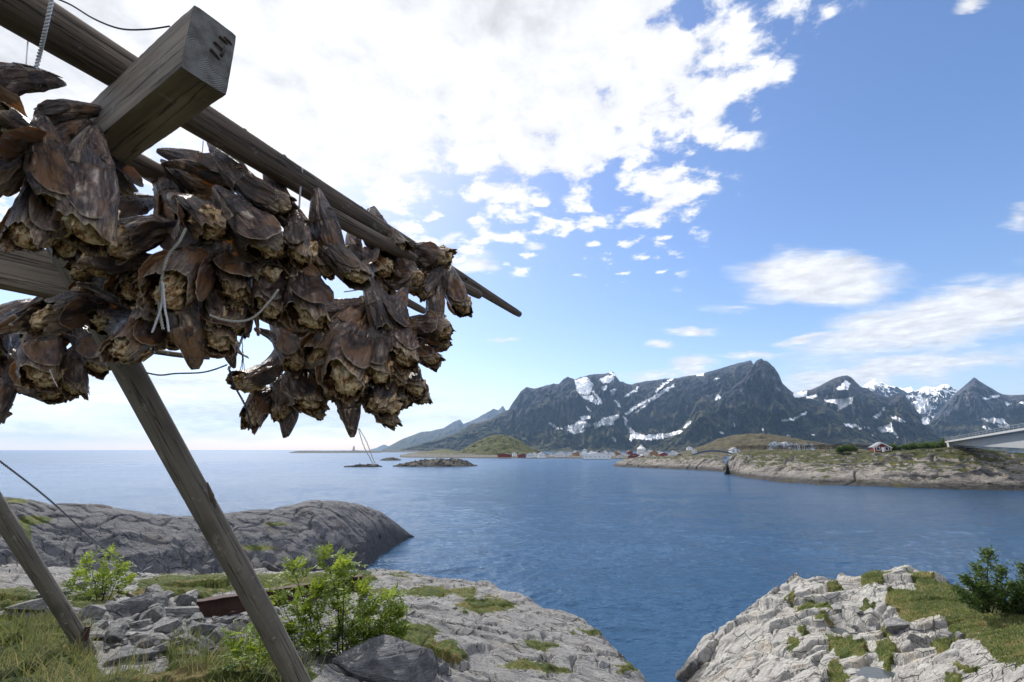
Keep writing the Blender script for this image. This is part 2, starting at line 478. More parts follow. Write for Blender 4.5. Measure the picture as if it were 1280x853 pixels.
near_rock('dark_rock', (.12, .12, .13), (.05, .05, .056), (.19, .19, .20), sc_=.7, tide_z=1.7)

def stone_mat(name, base, dark, light):
    m, t = mat(name); p = t.obj(); r = t.rnd()
    q = t.vm('ADD', p, t.vm('SCALE', (7, 11, 3), scale=r))
    n = t.noise(q, 5, 7, .65); s = t.noise(t.mapp(q, rot=(.2, .1, 0), sca=(1, 1, 6)), 6, 5, .6); f = t.noise(q, 60, 3, .7)
    c = t.ramp(n, [(.3, dark), (.52, base), (.7, light)])
    c = t.mix(t.mapr(s, .38, .5, .6, 0), c, dark)
    c = t.mix(t.mapr(f, .58, .7, 0, .5), c, tuple(k * 1.4 for k in light))
    hs = t.n('ShaderNodeHueSaturation'); t.l(t.mapr(r, 0, 1, .7, 1.3), hs.inputs['Value']); t.l(c, hs.inputs['Color'])
    t.out(hs.outputs[0], .85, t.bump(t.m('ADD', n, t.m('ADD', s, t.m('MULTIPLY', f, .2))), .03), .25); M[name] = m
stone_mat('stone', (.22, .215, .21), (.10, .10, .10), (.36, .35, .335))
stone_mat('stone_dark', (.13, .13, .135), (.06, .06, .065), (.22, .22, .22))

# ---- far headlands: lit grey rock with strata, grass above, tide mark below
def headland_mat(name, base, dark, light, s=.12, tide_z=1.8, gz=6.0, green=((.020, .026, .008), (.055, .062, .018), (.12, .095, .035)), gslope=.62):
    m, t = mat(name); p = t.pos()
    q = t.vm('ADD', p, t.vm('SCALE', t.noise(p, s * .7, 3, out=1), scale=2.2 / s * .12))
    pr = t.mapp(q, rot=(.25, .35, .3), sca=(1, 1, 3.0))
    n1 = t.noise(q, s, 8, .65); n2 = t.noise(pr, s * 3, 8, .65)
    cr = t.vor(t.vm('ADD', pr, t.vm('SCALE', t.noise(pr, s * 2, 5, .65, out=1), scale=.9 / s)), s * .9, 'DISTANCE_TO_EDGE'); ck = t.m('MULTIPLY', t.mapr(cr, 0, .03, 1, 0), t.mapr(n1, .4, .6, 0, .8))
    c = t.ramp(t.m('ADD', t.m('MULTIPLY', n1, .5), t.m('MULTIPLY', n2, .5)), [(.36, dark), (.48, base), (.62, light)])
    n4 = t.noise(pr, s * 11, 6, .7)
    c = t.mix(t.mapr(n4, .38, .58, .7, 0), c, dark)
    c = t.mix(t.m('MULTIPLY', ck, .7), c, tuple(k * .3 for k in dark))
    z = t.sepz(p)
    tide = t.mapr(t.m('ADD', z, t.m('MULTIPLY', t.m('SUBTRACT', n2, .5), -tide_z * 1.5)), tide_z * .6, tide_z * 1.3, 1, 0)
    c = t.mix(t.m('MULTIPLY', tide, .85), c, (.022, .021, .020))
    nz = t.sepz(t.n('ShaderNodeNewGeometry').outputs['Normal'])
    g = t.m('ADD', t.mapr(nz, gslope, .95, -.5, .5), t.m('ADD', t.mapr(z, gz * .5, gz * 1.6, -.6, .45), t.m('MULTIPLY', t.m('SUBTRACT', t.noise(p, s * 1.6, 6, .65), .5), 3.2)))
    gm = t.mapr(g, .0, .25, 0, 1, True)
    gc = t.ramp(t.noise(p, s * 3.5, 6, .7), [(.35, green[0]), (.5, green[1]), (.66, green[2])])
    c = t.mix(gm, c, gc)
    h = t.m('SUBTRACT', t.m('ADD', n1, n2), t.m('MULTIPLY', ck, .35))
    t.out(c, .85, t.bump(t.m('ADD', h, t.m('MULTIPLY', n4, .35)), .35 / s * .45), .2); M[name] = m; return m
headland_mat('headland', (.25, .228, .205), (.11, .10, .094), (.37, .33, .285), .11, 1.9, 6.5)
headland_mat('islet_rock', (.085, .078, .07), (.03, .029, .028), (.15, .135, .12), .12, 1.2, 40.0)
headland_mat('shore_strip', (.13, .12, .11), (.05, .048, .046), (.22, .20, .18), .1, 1.2, 7.0)
headland_mat('knoll', (.14, .13, .11), (.06, .055, .05), (.22, .2, .17), .05, 1.2, .5, ((.018, .026, .008), (.05, .06, .017), (.115, .10, .035)), -.2)
headland_mat('brown_hill', (.13, .115, .085), (.06, .052, .04), (.2, .17, .12), .03, 1.2, .5, ((.03, .03, .014), (.075, .062, .026), (.13, .095, .045)), -.2)

def mountain_mat(name, veg=260.0, snowy=0.0, k=1.0):
    m, t = mat(name); p = t.pos()
    n1 = t.noise(p, .004, 9, .62); 
    pv = t.mapp(p, sca=(1, 1, .28)); n2 = t.noise(pv, .02, 8, .68); n3 = t.noise(pv, .075, 6, .7)
    c = t.ramp(t.m('ADD', t.m('MULTIPLY', n1, .5), t.m('MULTIPLY', n2, .5)), [(.36, (.026 * k, .030 * k, .042 * k)), (.49, (.060 * k, .063 * k, .078 * k)), (.62, (.16 * k, .145 * k, .135 * k))])
    c = t.mix(t.mapr(n3, .35, .6, .55, 0), c, (.034 * k, .037 * k, .046 * k))
    z = t.sepz(p); nz = t.sepz(t.n('ShaderNodeNewGeometry').outputs['Normal'])
    v = t.m('ADD', t.mapr(z, veg * .3, veg * 2.2, .9, -1.0), t.m('ADD', t.mapr(nz, .3, .85, -.35, .35), t.m('MULTIPLY', t.m('SUBTRACT', n1, .5), 3.0)))
    vm_ = t.mapr(v, -.1, .35, 0, .9, True)
    vc = t.ramp(n2, [(.35, (.020, .024, .010)), (.52, (.055, .056, .020)), (.68, (.12, .092, .042))])
    c = t.mix(vm_, c, vc)
    sn = t.attr('snow')
    s_ = t.mapr(t.m('ADD', sn, t.m('MULTIPLY', t.m('SUBTRACT', n3, .5), 1.5)), .42, .60, 0, 1, True)
    if snowy:
        s2 = t.mapr(t.m('ADD', t.m('ADD', nz, t.m('MULTIPLY', t.m('SUBTRACT', n2, .5), 1.6)), t.mapr(z, 500, 1200, -.25, .2)), 1.0 - snowy, 1.1 - snowy, 0, 1, True)
        s_ = t.m('MAXIMUM', s_, s2)
    c = t.mix(s_, c, (.93, .94, .96))
    h = t.m('ADD', t.m('MULTIPLY', n1, 1.0), t.m('ADD', t.m('MULTIPLY', n2, .8), t.m('MULTIPLY', n3, .35)))
    bs = t.m('SUBTRACT', 1.0, t.m('MULTIPLY', s_, .8))
    t.out(c, .9, t.bump(h, 55.0, bs), .1); M[name] = m; return m
mountain_mat('mountain_rock')
mountain_mat('mountain_snowy', 150, .62, 1.3)
mountain_mat('mountain_right', 240, 0.0, 1.5)

def water():
    m, t = mat('sea_water'); p = t.pos()
    a = t.noise(t.mapp(p, rot=(0, 0, R_(20)), sca=(1, 2.0, 1)), .55, 5, .6, .3)
    b = t.noise(t.mapp(p, rot=(0, 0, R_(-25)), sca=(1, 1.7, 1)), 2.2, 4, .6, .2)
    d = t.noise(t.mapp(p, rot=(0, 0, R_(12)), sca=(1, 2.5, 1)), .09, 4, .5)
    big = t.noise(t.mapp(p, rot=(0, 0, R_(8)), sca=(1, 3.0, 1)), .012, 5, .6)
    e_ = t.noise(t.mapp(p, rot=(0, 0, R_(40)), sca=(1, 1.6, 1)), 6.5, 2, .5)
    h = t.m('ADD', t.m('ADD', t.m('MULTIPLY', a, .5), t.m('MULTIPLY', e_, .05)), t.m('ADD', t.m('MULTIPLY', b, .24), t.m('MULTIPLY', d, 1.1)))
    st = t.mapr(big, .35, .65, .7, 1.0)
    nb = t.bump(h, .5, st)
    dist = t.vm('LENGTH', p)   # ripples too small to model far out widen the highlights
    rg = t.m('ADD', t.mapr(big, .35, .65, .0, .06), t.mapr(dist, 25, 700, .05, .30))
    pr = t.out((.014, .052, .112), rg, nb, .5)
    pr.inputs['IOR'].default_value = 1.333
    M['sea_water'] = m
water()
def pool():
    m, t = mat('pool_water'); p = t.pos()
    pr = t.out((.05, .06, .065), .04, t.bump(t.noise(p, 6, 3), .004), .5); pr.inputs['IOR'].default_value = 1.333
    M['pool_water'] = m
pool()

def leafm(name, c1, c2, c3, tr=.45, scale=9):
    m, t = mat(name); v = t.attr('rv')
    c = t.ramp(v, [(0, c1), (.5, c2), (1, c3)])
    t.out(c, .5, None, .35, trans=tr, trans_col=t.mix(.35, c, (c3[0] * 1.4, c3[1] * 1.3, c3[2]))); M[name] = m
leafm('rowan_leaf', (.05, .095, .012), (.13, .20, .022), (.26, .32, .045), .5)
leafm('bush_leaf', (.018, .040, .009), (.05, .09, .018), (.12, .17, .035), .4)
leafm('grass_blade', (.028, .065, .012), (.075, .135, .022), (.30, .25, .13), .4)
flat('twig', (.05, .036, .03), .8, .4, 30)

for nm, c in dict(house_white=(.62, .62, .61), house_red=(.17, .028, .02), house_ochre=(.27, .15, .07), roof_dark=(.06, .06, .065), roof_grey=(.20, .20, .21), roof_red=(.16, .05, .035),
                  window_dark=(.03, .035, .045), trim_white=(.78, .78, .77), concrete=(.36, .36, .355), steel_blue=(.07, .09, .13), rack_wood=(.045, .038, .032), rack_fish=(.06, .05, .04),
                  rail_grey=(.25, .26, .27), lamp_grey=(.3, .3, .31)).items():
    flat(nm, c, .7, .08, .6)
# ------------------------------------------------------------------ light, sky, camera
SUN_AZ, SUN_EL = -31.0, 46.5
cam_d = bpy.data.cameras.new('camera'); cam = bpy.data.objects.new('camera', cam_d); col.objects.link(cam)
cam_d.sensor_width = 36.0; cam_d.lens = 36.0 * F / 1280.0; cam_d.clip_start = .05; cam_d.clip_end = 90000
cam.location = (0, 0, CAMZ); cam.rotation_euler = (math.pi / 2 + PIT, 0, 0)
sc.camera = cam
sd = Vector((math.sin(R_(SUN_AZ)) * math.cos(R_(SUN_EL)), math.cos(R_(SUN_AZ)) * math.cos(R_(SUN_EL)), math.sin(R_(SUN_EL))))
sl = bpy.data.lights.new('sun', 'SUN'); sl.energy = 3.9; sl.angle = R_(.53); sl.color = (1, .955, .88)
so = bpy.data.objects.new('sun', sl); col.objects.link(so); so.rotation_euler = (-sd).to_track_quat('-Z', 'Y').to_euler(); so.location = (-20, 10, 40)

w = bpy.data.worlds.new('World'); sc.world = w; w.use_nodes = True
t = NT(w.node_tree)
sky = t.n('ShaderNodeTexSky', sky_type='NISHITA'); sky.sun_disc = False
sky.sun_elevation = R_(SUN_EL); sky.sun_rotation = R_(SUN_AZ); sky.air_density = 1.0; sky.dust_density = .6; sky.ozone_density = 1.6; sky.altitude = 10
D = t.n('ShaderNodeTexCoord').outputs['Generated']
D = t.vm('NORMALIZE', D)
fw = t.vm('DOT_PRODUCT', D, (0, CP, SP)); up = t.vm('DOT_PRODUCT', D, (0, -SP, CP)); rt = t.sepz(D, 0)
fwc = t.m('MAXIMUM', fw, .12)
X = t.m('DIVIDE', rt, fwc); Y = t.m('DIVIDE', up, fwc)       # fixed chart of the northern sky
cb = t.n('ShaderNodeCombineXYZ'); t.l(X, cb.inputs[0]); t.l(Y, cb.inputs[1]); UV = cb.outputs[0]
zc = t.m('ADD', t.m('MAXIMUM', t.sepz(D), 0.0), .09)
cb2 = t.n('ShaderNodeCombineXYZ'); t.l(t.m('DIVIDE', rt, zc), cb2.inputs[0]); t.l(t.m('DIVIDE', t.sepz(D, 1), zc), cb2.inputs[1])
PL = cb2.outputs[0]                                            # flat cloud layer overhead
def ux(px): return (px - 640) / F
def uy(py): return (426.5 - py) / F
wrp = t.vm('SCALE', t.vm('SUBTRACT', t.noise(UV, 3.2, 4, .62, out=1), (.5, .5, .5)), scale=.20)
UW = t.vm('ADD', UV, wrp)
wr2 = t.vm('SCALE', t.vm('SUBTRACT', t.noise(t.mapp(UV, sca=(2.2, 7, 1)), 2.6, 4, .62, out=1), (.5, .5, .5)), scale=.085)
US = t.vm('ADD', UV, wr2)
# broken altocumulus field upper left: inside of two sides of a wedge
xw, yw = t.sepz(UW, 0), t.sepz(UW, 1)
# line A (1050,0)-(838,262): signed distance, positive to the left
def side(p0, p1):
    (x0, y0), (x1, y1) = (ux(p0[0]), uy(p0[1])), (ux(p1[0]), uy(p1[1]))
    ex, ey = x1 - x0, y1 - y0; L = math.hypot(ex, ey); nx, ny = -ey / L, ex / L
    return t.m('ADD', t.m('ADD', t.m('MULTIPLY', xw, nx), t.m('MULTIPLY', yw, ny)), -(nx * x0 + ny * y0))
A_ = side((815, 290), (1003, -20))     # positive on the left of the upward direction
B_ = side((440, 292), (860, 292))
wedge = t.m('MINIMUM', A_, B_)
n_big = t.noise(PL, 2.3, 6, .60, .5)
cell = t.vor(t.vm('ADD', t.mapp(PL, sca=(8.5, 8.5, 1)), t.vm('SCALE', t.noise(PL, 6.0, 2, .6, out=1), scale=1.3)), 1.0, 'SMOOTH_F1')
n_fine = t.noise(PL, 11.0, 5, .66, .2)
solid = t.mapr(wedge, -.10, .38, -.36, .50)
fld = t.m('ADD', t.m('ADD', solid, t.m('MULTIPLY', t.m('SUBTRACT', n_big, .47), 1.5)), t.m('ADD', t.m('MULTIPLY', t.m('SUBTRACT', .42, cell), .9), t.m('MULTIPLY', t.m('SUBTRACT', n_fine, .5), 1.0)))
gate = t.mapr(wedge, -.14, -.06, 0, 1, True)
d_main = t.m('MULTIPLY', t.mapr(fld, -.16, .10, 0, 1, True), gate)
# separate clouds: (px, py, rx, ry, rotation deg, strength)
blobs = [(1022, 350, 135, 42, 0, 1.35), (1190, 396, 235, 50, 14, 1.25), (1275, 372, 140, 40, 12, 1.1), (1110, 466, 210, 26, 7, 1.1), (1040, 482, 90, 26, 5, .95), (868, 458, 44, 15, 10, .95), (815, 470, 56, 9, 0, .6), (866, 411, 48, 9, 6, .75), (828, 434, 20, 7, 0, .7),
         (978, 90, 27, 14, 22, 1.25), (1214, 9, 32, 13, 20, .95), (1276, 272, 26, 24, 0, .6), (588, 326, 44, 16, 0, .95), (562, 298, 20, 8, 0, .9), (627, 421, 26, 5, 0, .8), (918, 388, 40, 8, 0, .6), (940, 442, 60, 6, 0, .6), (1010, 422, 48, 8, 6, .85),
         (668, 313, 14, 5, 0, .6), (1230, 452, 120, 16, 4, .6),
         (330, 515, 380, 40, 0, .9), (120, 472, 380, 14, 0, .8), (560, 520, 130, 22, 3, .5), (60, 545, 420, 18, 0, .7), (400, 480, 160, 8, 2, .7), (-260, 500, 330, 60, 0, .8), (1500, 430, 240, 60, 5, .9)]
d_b = None
nst = t.noise(t.mapp(UV, rot=(0, 0, R_(-7)), sca=(1.1, 7.5, 1)), 4.0, 5, .62, .6)
for px, py, rx, ry, rot, s in blobs:
    q = t.mapp(US, loc=(ux(px), uy(py), 0), rot=(0, 0, R_(rot)), sca=(rx / F, ry / F, 1), ty='TEXTURE')
    ln = t.vm('LENGTH', q)
    e = t.m('MULTIPLY', t.m('SUBTRACT', 1.0, ln), s)
    d_b = e if d_b is None else t.m('MAXIMUM', d_b, e)
d_b = t.mapr(t.m('ADD', d_b, t.m('MULTIPLY', t.m('SUBTRACT', nst, .52), 1.1)), -.02, .72, 0, .97, True)
front = t.mapr(fw, .13, .2, 0, 1)
# rest of the sky (behind the photographer): unseen cloud cover, added wide as fill light
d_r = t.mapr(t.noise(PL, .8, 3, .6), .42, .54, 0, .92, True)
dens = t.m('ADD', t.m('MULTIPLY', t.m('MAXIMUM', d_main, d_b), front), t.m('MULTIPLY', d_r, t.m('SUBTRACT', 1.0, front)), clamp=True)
up_only = t.mapr(t.sepz(D), .0, .03, 0, 1)
dens = t.m('MULTIPLY', dens, up_only)
sun_c = t.m('MAXIMUM', t.vm('DOT_PRODUCT', D, tuple(sd)), 0.0)
glow = t.m('POWER', sun_c, 5.0)
thick = t.mapr(t.noise(PL, 2.1, 5, .6), .44, .64, 0, 1, True)
thick = t.m('MULTIPLY', thick, t.mapr(wedge, .25, .75, 0.05, .85))
lum = t.m('ADD', t.m('SUBTRACT', t.mapr(n_fine, .3, .7, .80, 1.08), t.m('MULTIPLY', thick, .50)), t.m('MULTIPLY', glow, .12))
lum = t.m('MULTIPLY', t.m('MULTIPLY', lum, t.mapr(cell, .1, .75, 1.07, .82)), 7.5)
lum = t.m('MULTIPLY', lum, t.mapr(fw, -.1, .3, 1.9, 1.0, True))   # unseen clouds behind the camera brightened to lift the shade
cc = t.vm('SCALE', (.98, .985, 1.02), scale=lum)
skc = sky.outputs[0]
gm = t.n('ShaderNodeHueSaturation'); t.l(skc, gm.inputs['Color']); gm.inputs['Saturation'].default_value = 1.18; gm.inputs['Value'].default_value = 1.16
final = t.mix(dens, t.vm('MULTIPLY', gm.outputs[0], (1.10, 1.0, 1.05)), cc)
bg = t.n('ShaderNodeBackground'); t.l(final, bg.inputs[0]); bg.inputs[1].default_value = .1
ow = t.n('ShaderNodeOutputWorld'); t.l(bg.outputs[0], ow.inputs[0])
w.cycles.sampling_method = 'MANUAL'; w.cycles.sample_map_resolution = 1024
sc.view_settings.view_transform = 'Standard'; sc.view_settings.look = 'None'; sc.view_settings.exposure = .57; sc.view_settings.gamma = 1
sc.cycles.max_bounces = 5; sc.cycles.diffuse_bounces = 3; sc.cycles.glossy_bounces = 3; sc.cycles.transparent_max_bounces = 8; sc.cycles.volume_bounces = 0
sc.cycles.use_denoising = True; sc.cycles.sample_clamp_direct = 6.0; sc.cycles.sample_clamp_indirect = 6.0
# ------------------------------------------------------------------ sea and haze
def sea():
    dep = np.concatenate([np.geomspace(75, 32, 14)[:-1], np.linspace(32, .12, 620), [.08, .05, .034]])
    r = 12.0 / np.tan(np.radians(dep)); r[0] = 0.0
    az = np.radians(np.concatenate([np.linspace(-180, -54, 40)[:-1], np.linspace(-54, 54, 1150), np.linspace(54, 180, 40)[1:]]))
    Rr, A = np.meshgrid(r, az, indexing='ij'); X, Y = Rr * np.sin(A), Rr * np.cos(A)
    sp = np.maximum(np.gradient(r)[:, None] + 0 * A, Rr * .0017)
    Z = np.zeros_like(X)
    wx = X + fbm(X * .05, Y * .05, o=2, seed=3) * 6; wy = Y + fbm(X * .05, Y * .05, o=2, seed=5) * 6
    gust = np.clip(.75 + 1.0 * fbm(X * .012, Y * .022, o=3, seed=19), .35, 1.3)
    for lam, sl, ang in [(.45, .15, 12), (.8, .16, -20), (1.5, .14, 25), (2.8, .10, 5), (5.5, .06, -12), (11, .03, 15), (24, .016, 0)]:
        a = R_(ang); c_, s_ = math.cos(a), math.sin(a); u = (wx * c_ + wy * s_) / lam; v = (-wx * s_ + wy * c_) / lam
        k = np.clip(1.6 - 1.1 * sp * 2.2 / lam, 0, 1)
        rows = np.where(k.max(axis=1) > 0)[0]
        if len(rows) == 0: continue
        q = slice(rows[0], rows[-1] + 1)
        n = noise3(u[q] * .55, v[q] * 1.15, None, int(lam * 10)); Z[q] += (1 - np.abs(n) * 1.5 - .6) * lam * sl * .46 * (k * gust)[q]
    o = grid_obj('sea', X, Y, Z * np.clip((Rr - 3) / 8, 0, 1), M['sea_water'], flip=True)
    tag(o, 'rippled blue sea water of the fjord reaching the horizon', kind='structure')
sea()
def haze():
    mb = MB(); mb.box((0, 0, 540), (44000, 44000, 1120)); 
    m = bpy.data.materials.new('haze_air'); m.use_nodes = True; t = NT(m.node_tree)
    v = t.n('ShaderNodeVolumePrincipled'); v.inputs['Color'].default_value = (.42, .66, 1, 1); v.inputs['Density'].default_value = HAZE; v.inputs['Anisotropy'].default_value = .25
    o = t.n('ShaderNodeOutputMaterial'); t.l(v.outputs[0], o.inputs['Volume'])
    ob = mb.build('haze', m); tag(ob, 'thin pale blue air haze over the fjord', kind='stuff')
HAZE = 4.1e-5

# ------------------------------------------------------------------ generic ridge standing at its own distance
def RW(px, py):
    v = PZ(px, py, 0.0); return math.hypot(v.x, v.y)
def ridge(name, crest, front, mat_, label, zf=-1.0, back=None, prof=None, ncol=400, nrow=90, amp=1.0, ns=.02, gully=0.0, gs=60., seed=0, attrs=None, crest_amp=.12, nb=30, backw=None, kind='structure', cat=None, end_taper=True, steep_noise=None, ledge=None):
    """crest: (px,py,R) silhouette points with horizontal distance; front: (px,R) of the foot"""
    c = np.array([(*az_el(p[0], p[1]), p[2]) for p in crest]); c = c[np.argsort(c[:, 0])]
    fr = np.array([(math.atan2((p[0] - 640) / F, CP - ((426.5 - 575) / F) * SP), p[1]) for p in front])
    az = np.linspace(c[0, 0], c[-1, 0], ncol)
    el = np.interp(az, c[:, 0], c[:, 1]); Rc = np.interp(az, c[:, 0], c[:, 2]); Rf = np.interp(az, fr[:, 0], fr[:, 1])
    k = np.exp(-np.linspace(-2, 2, 9) ** 2); k /= k.sum()
    zc = CAMZ + Rc * el
    Rb = Rc + (backw if backw else (Rc - Rf))
    s = np.concatenate([np.linspace(0, 1, nrow), 1 + np.linspace(0, 1, nb)[1:]])
    S, A = np.meshgrid(s, az, indexing='ij')
    Rfr = Rf[None] + (Rc - Rf)[None] * np.minimum(S, 1); Rg = np.where(S <= 1, Rfr, Rc[None] + (Rb - Rc)[None] * (S - 1))
    pf = prof or (lambda q: np.sin(q * np.pi / 2) ** .8)
    q = np.clip(np.where(S <= 1, S, 2 - S), 0, 1)
    pv = np.where(S <= 1, pf(q), pf(q) * .5 + .5 * q)
    edge = np.sin(np.pi * np.clip(q, 0, 1) * .5) 
    w = np.sin(np.pi * np.clip(q, 0, 1)) * .88 + crest_amp * (q ** 2)
    Xh, Yh = Rg * np.sin(A), Rg * np.cos(A)
    H = zc[None] - zf
    rel = np.clip(H / (np.max(H) + 1e-6), .08, 1)
    if gully:
        g = ridged(A * gs + fbm(A * gs * .5, q * 2.2, o=4, seed=seed + 3) * 1.6, q * 3.0 + seed, o=6, seed=seed + 7)
        sh = (g - .35) * gully * rel * w
        Rg = Rg - sh; Xh, Yh = Rg * np.sin(A), Rg * np.cos(A)
        pv = pv + (g - .35) * .10 * w
    nn = fbm(Xh * ns, Yh * ns, o=7, seed=seed) * 1.3 + (ridged(Xh * ns * 1.3, Yh * ns * 1.3, o=6, seed=seed + 1) - .4) * .8
    Z = zf + H * pv + nn * amp * w * (rel ** .5)
    if ledge:
        la, lf, lang = ledge; cc_, ss_ = math.cos(lang), math.sin(lang)
        wv_ = fbm(Xh * lf * .35, Yh * lf * .35, o=4, seed=seed + 40) * 2.2
        ph = (Xh * cc_ + Yh * ss_) * lf + Z * lf * 1.2 + wv_; fr_ = ph - np.floor(ph); rn_ = .4 + .6 * np.abs(noise3(np.floor(ph) * .71, Xh * lf * .3, None, seed + 2)) * 2
        Z = Z - la * rn_ * (np.exp(-(fr_ / .12) ** 2) + .45 * fr_) * np.clip(w * 1.6, 0, 1) * (rel ** .5)
        ph = (Xh * ss_ * .8 - Yh * cc_ * .6) * lf * .5 + fbm(Xh * lf * .4, Yh * lf * .4, o=3, seed=seed + 44) * 1.8; fr_ = np.abs(ph - np.round(ph))
        Z = Z - la * 1.1 * np.exp(-(fr_ / .05) ** 2) * np.clip(w * 1.6, 0, 1) * (rel ** .5)
    if steep_noise:      # in-and-out relief of cliff faces, in metres
        a3, f3 = steep_noise
        d = fbm(Xh * f3, Yh * f3, Z * f3 * 1.2, o=6, seed=seed + 11) * 1.4 + (ridged(Xh * f3 * .5, Yh * f3 * .5, Z * f3 * .8, o=5, seed=seed + 13) - .4)
        if gully: d = d + .45 * (ridged(Xh * f3 * 3.1, Yh * f3 * 3.1, Z * f3 * 2.0, o=4, seed=seed + 17) - .4)
        sc_ = 1 - a3 * d * np.clip(w * 1.3, 0, 1) / Rg
        Xh, Yh = Xh * sc_, Yh * sc_
    Z = np.maximum(Z, zf - 1)
    at = attrs(Xh, Yh, Z) if attrs else None
    o = grid_obj(name, Xh, Yh, Z, M[mat_], at)
    tag(o, label, cat, kind=kind)
    return o

def z1(x, y): return 480 + x / 3.2, 430 + y / 3.2
def z2(x, y): return 860 + x / 3.048, 430 + y / 3.048
SNOWP = [[z1(*p) for p in q] for q in [
    [(763,148),(805,133),(835,160),(822,200),(800,204),(775,190)], [(790,210),(830,208),(862,232),(857,243),(815,230)],
    [(660,318),(672,318),(700,340),(690,342)], [(708,338),(760,322),(785,308),(808,312),(838,325),(800,335),(765,350),(735,346)], [(738,352),(805,340),(797,352),(760,361)],
    [(833,318),(850,318),(880,298),(940,282),(946,290),(920,310),(912,325),(870,325),(850,340)],
    [(956,288),(964,290),(978,330),(1000,352),(1035,366),(1080,362),(1140,360),(1190,345),(1195,350),(1130,374),(1060,387),(1010,380),(994,372),(990,388),(984,388),(984,350),(966,325)],
    [(780,290),(820,290),(822,297),(795,305)], [(905,190),(925,182),(928,192),(910,205)], [(862,145),(890,130),(915,128),(912,150),(880,160)], [(866,172),(892,165),(890,182),(872,186)], [(810,250),(828,258),(825,268),(812,262)]]] + \
    [[z2(*p) for p in q] for q in [
    [(400,185),(455,182),(445,200),(405,202)], [(570,170),(600,140),(618,150),(610,170),(585,177)], [(518,215),(560,212),(600,210),(632,203),(622,225),(580,250),(572,232)],
    [(698,280),(735,260),(750,236),(754,245),(735,270),(708,290)], [(598,305),(645,308),(650,316),(620,320)], [(726,318),(760,310),(775,303),(787,330),(805,355),(770,335),(735,335)], [(770,275),(800,280),(827,297),(795,297)],
    [(675,165),(710,135),(732,150),(715,172)], [(1103,290),(1160,282),(1200,288),(1226,312),(1190,303),(1150,298)], [(1180,310),(1220,308),(1222,320),(1190,316)], [(1210,222),(1230,228),(1215,236)], [(1260,220),(1290,222),(1280,232)],
    [(890,290),(905,278),(920,285),(915,305),(900,308)], [(860,225),(900,200),(930,240),(900,268),(875,262)]]]
SNOWL = [([z1(*p) for p in q], w) for q, w in [([(970,278),(1020,245),(1080,215),(1120,190),(1160,165)], 1.6), ([(1005,275),(1060,235),(1085,218)], 1.0), ([(1090,192),(1120,160),(1152,140)], 1.3), ([(1202,333),(1222,312)], 1.5), ([(835,190),(855,215),(872,240)], 1.3),
    ([(965,212),(998,188)], 1.2), ([(928,225),(942,250)], 1.2), ([(905,115),(935,130)], 1.5), ([(1008,190),(1014,175)], 1.2), ([(1250,128),(1275,122)], 1.0), ([(915,378),(925,388)], 1.3)]] + \
    [([z2(*p) for p in q], w) for q, w in [([(362,292),(400,288),(450,262)], 1.4), ([(455,203),(490,198)], 1.8), ([(655,320),(692,322)], 1.4), ([(1128,210),(1182,200)], 1.6), ([(1120,315),(1152,325)], 1.3), ([(105,210),(110,200),(122,205)], 1.6), ([(100,135),(120,132)], .8), ([(124,336),(132,340)], 1.6), ([(175,300),(180,310)], 1), ([(280,322),(290,330)], 1), ([(470,345),(480,348)], .9), ([(375,350),(382,352)], .9), ([(700,345),(706,350)], 1), ([(570,250),(573,253)], .8)]]
def snow_attr(X, Y, Z):
    px, py, _ = proj(X, Y, Z)
    px = px + fbm(X * .02, Y * .02, Z * .02, o=4, seed=5) * 5; py = py + fbm(X * .02, Y * .02, Z * .02, o=4, seed=9) * 3.5
    d = np.full(px.shape, -9.0)
    for q in SNOWP: d = np.maximum(d, poly_sd(px, py, q) + .4)
    for q, w_ in SNOWL: d = np.maximum(d, line_sd(px, py, q, w_))
    rn = noise3(X * .013, Y * .013, Z * .02, 77)
    return {'snow': np.clip(.5 + d * .35, 0, 1)}

talus = lambda b, k: (lambda q: np.where(q < b, k * (q / b) ** 1.5, k + (1 - k) * (1 - (1 - (q - b) / (1 - b)) ** 1.25)))
# far left peaks
ridge('mountain', [(478,563,9000),(486,558,9000),(503,549,9000),(527,540,9000),(540,539,9000),(547,537,9000),(555,535,9000),(566,528,9000),(575,524.5,9000),(579,530,9000),(590,526,9000),(605,518,9000),(617.5,511,9000),(623,513,9000),(628.5,507.5,9000),(632,513,9000),(645,520,9000),(700,535,9000)],
      [(400,7000),(800,7000)], 'mountain_rock', 'low dark peaks stepping down to the sea, farthest left of the range', amp=60, ns=.003, gully=260, gs=60, seed=21, ncol=350, nrow=80, prof=talus(.4,.2), crest_amp=.1)
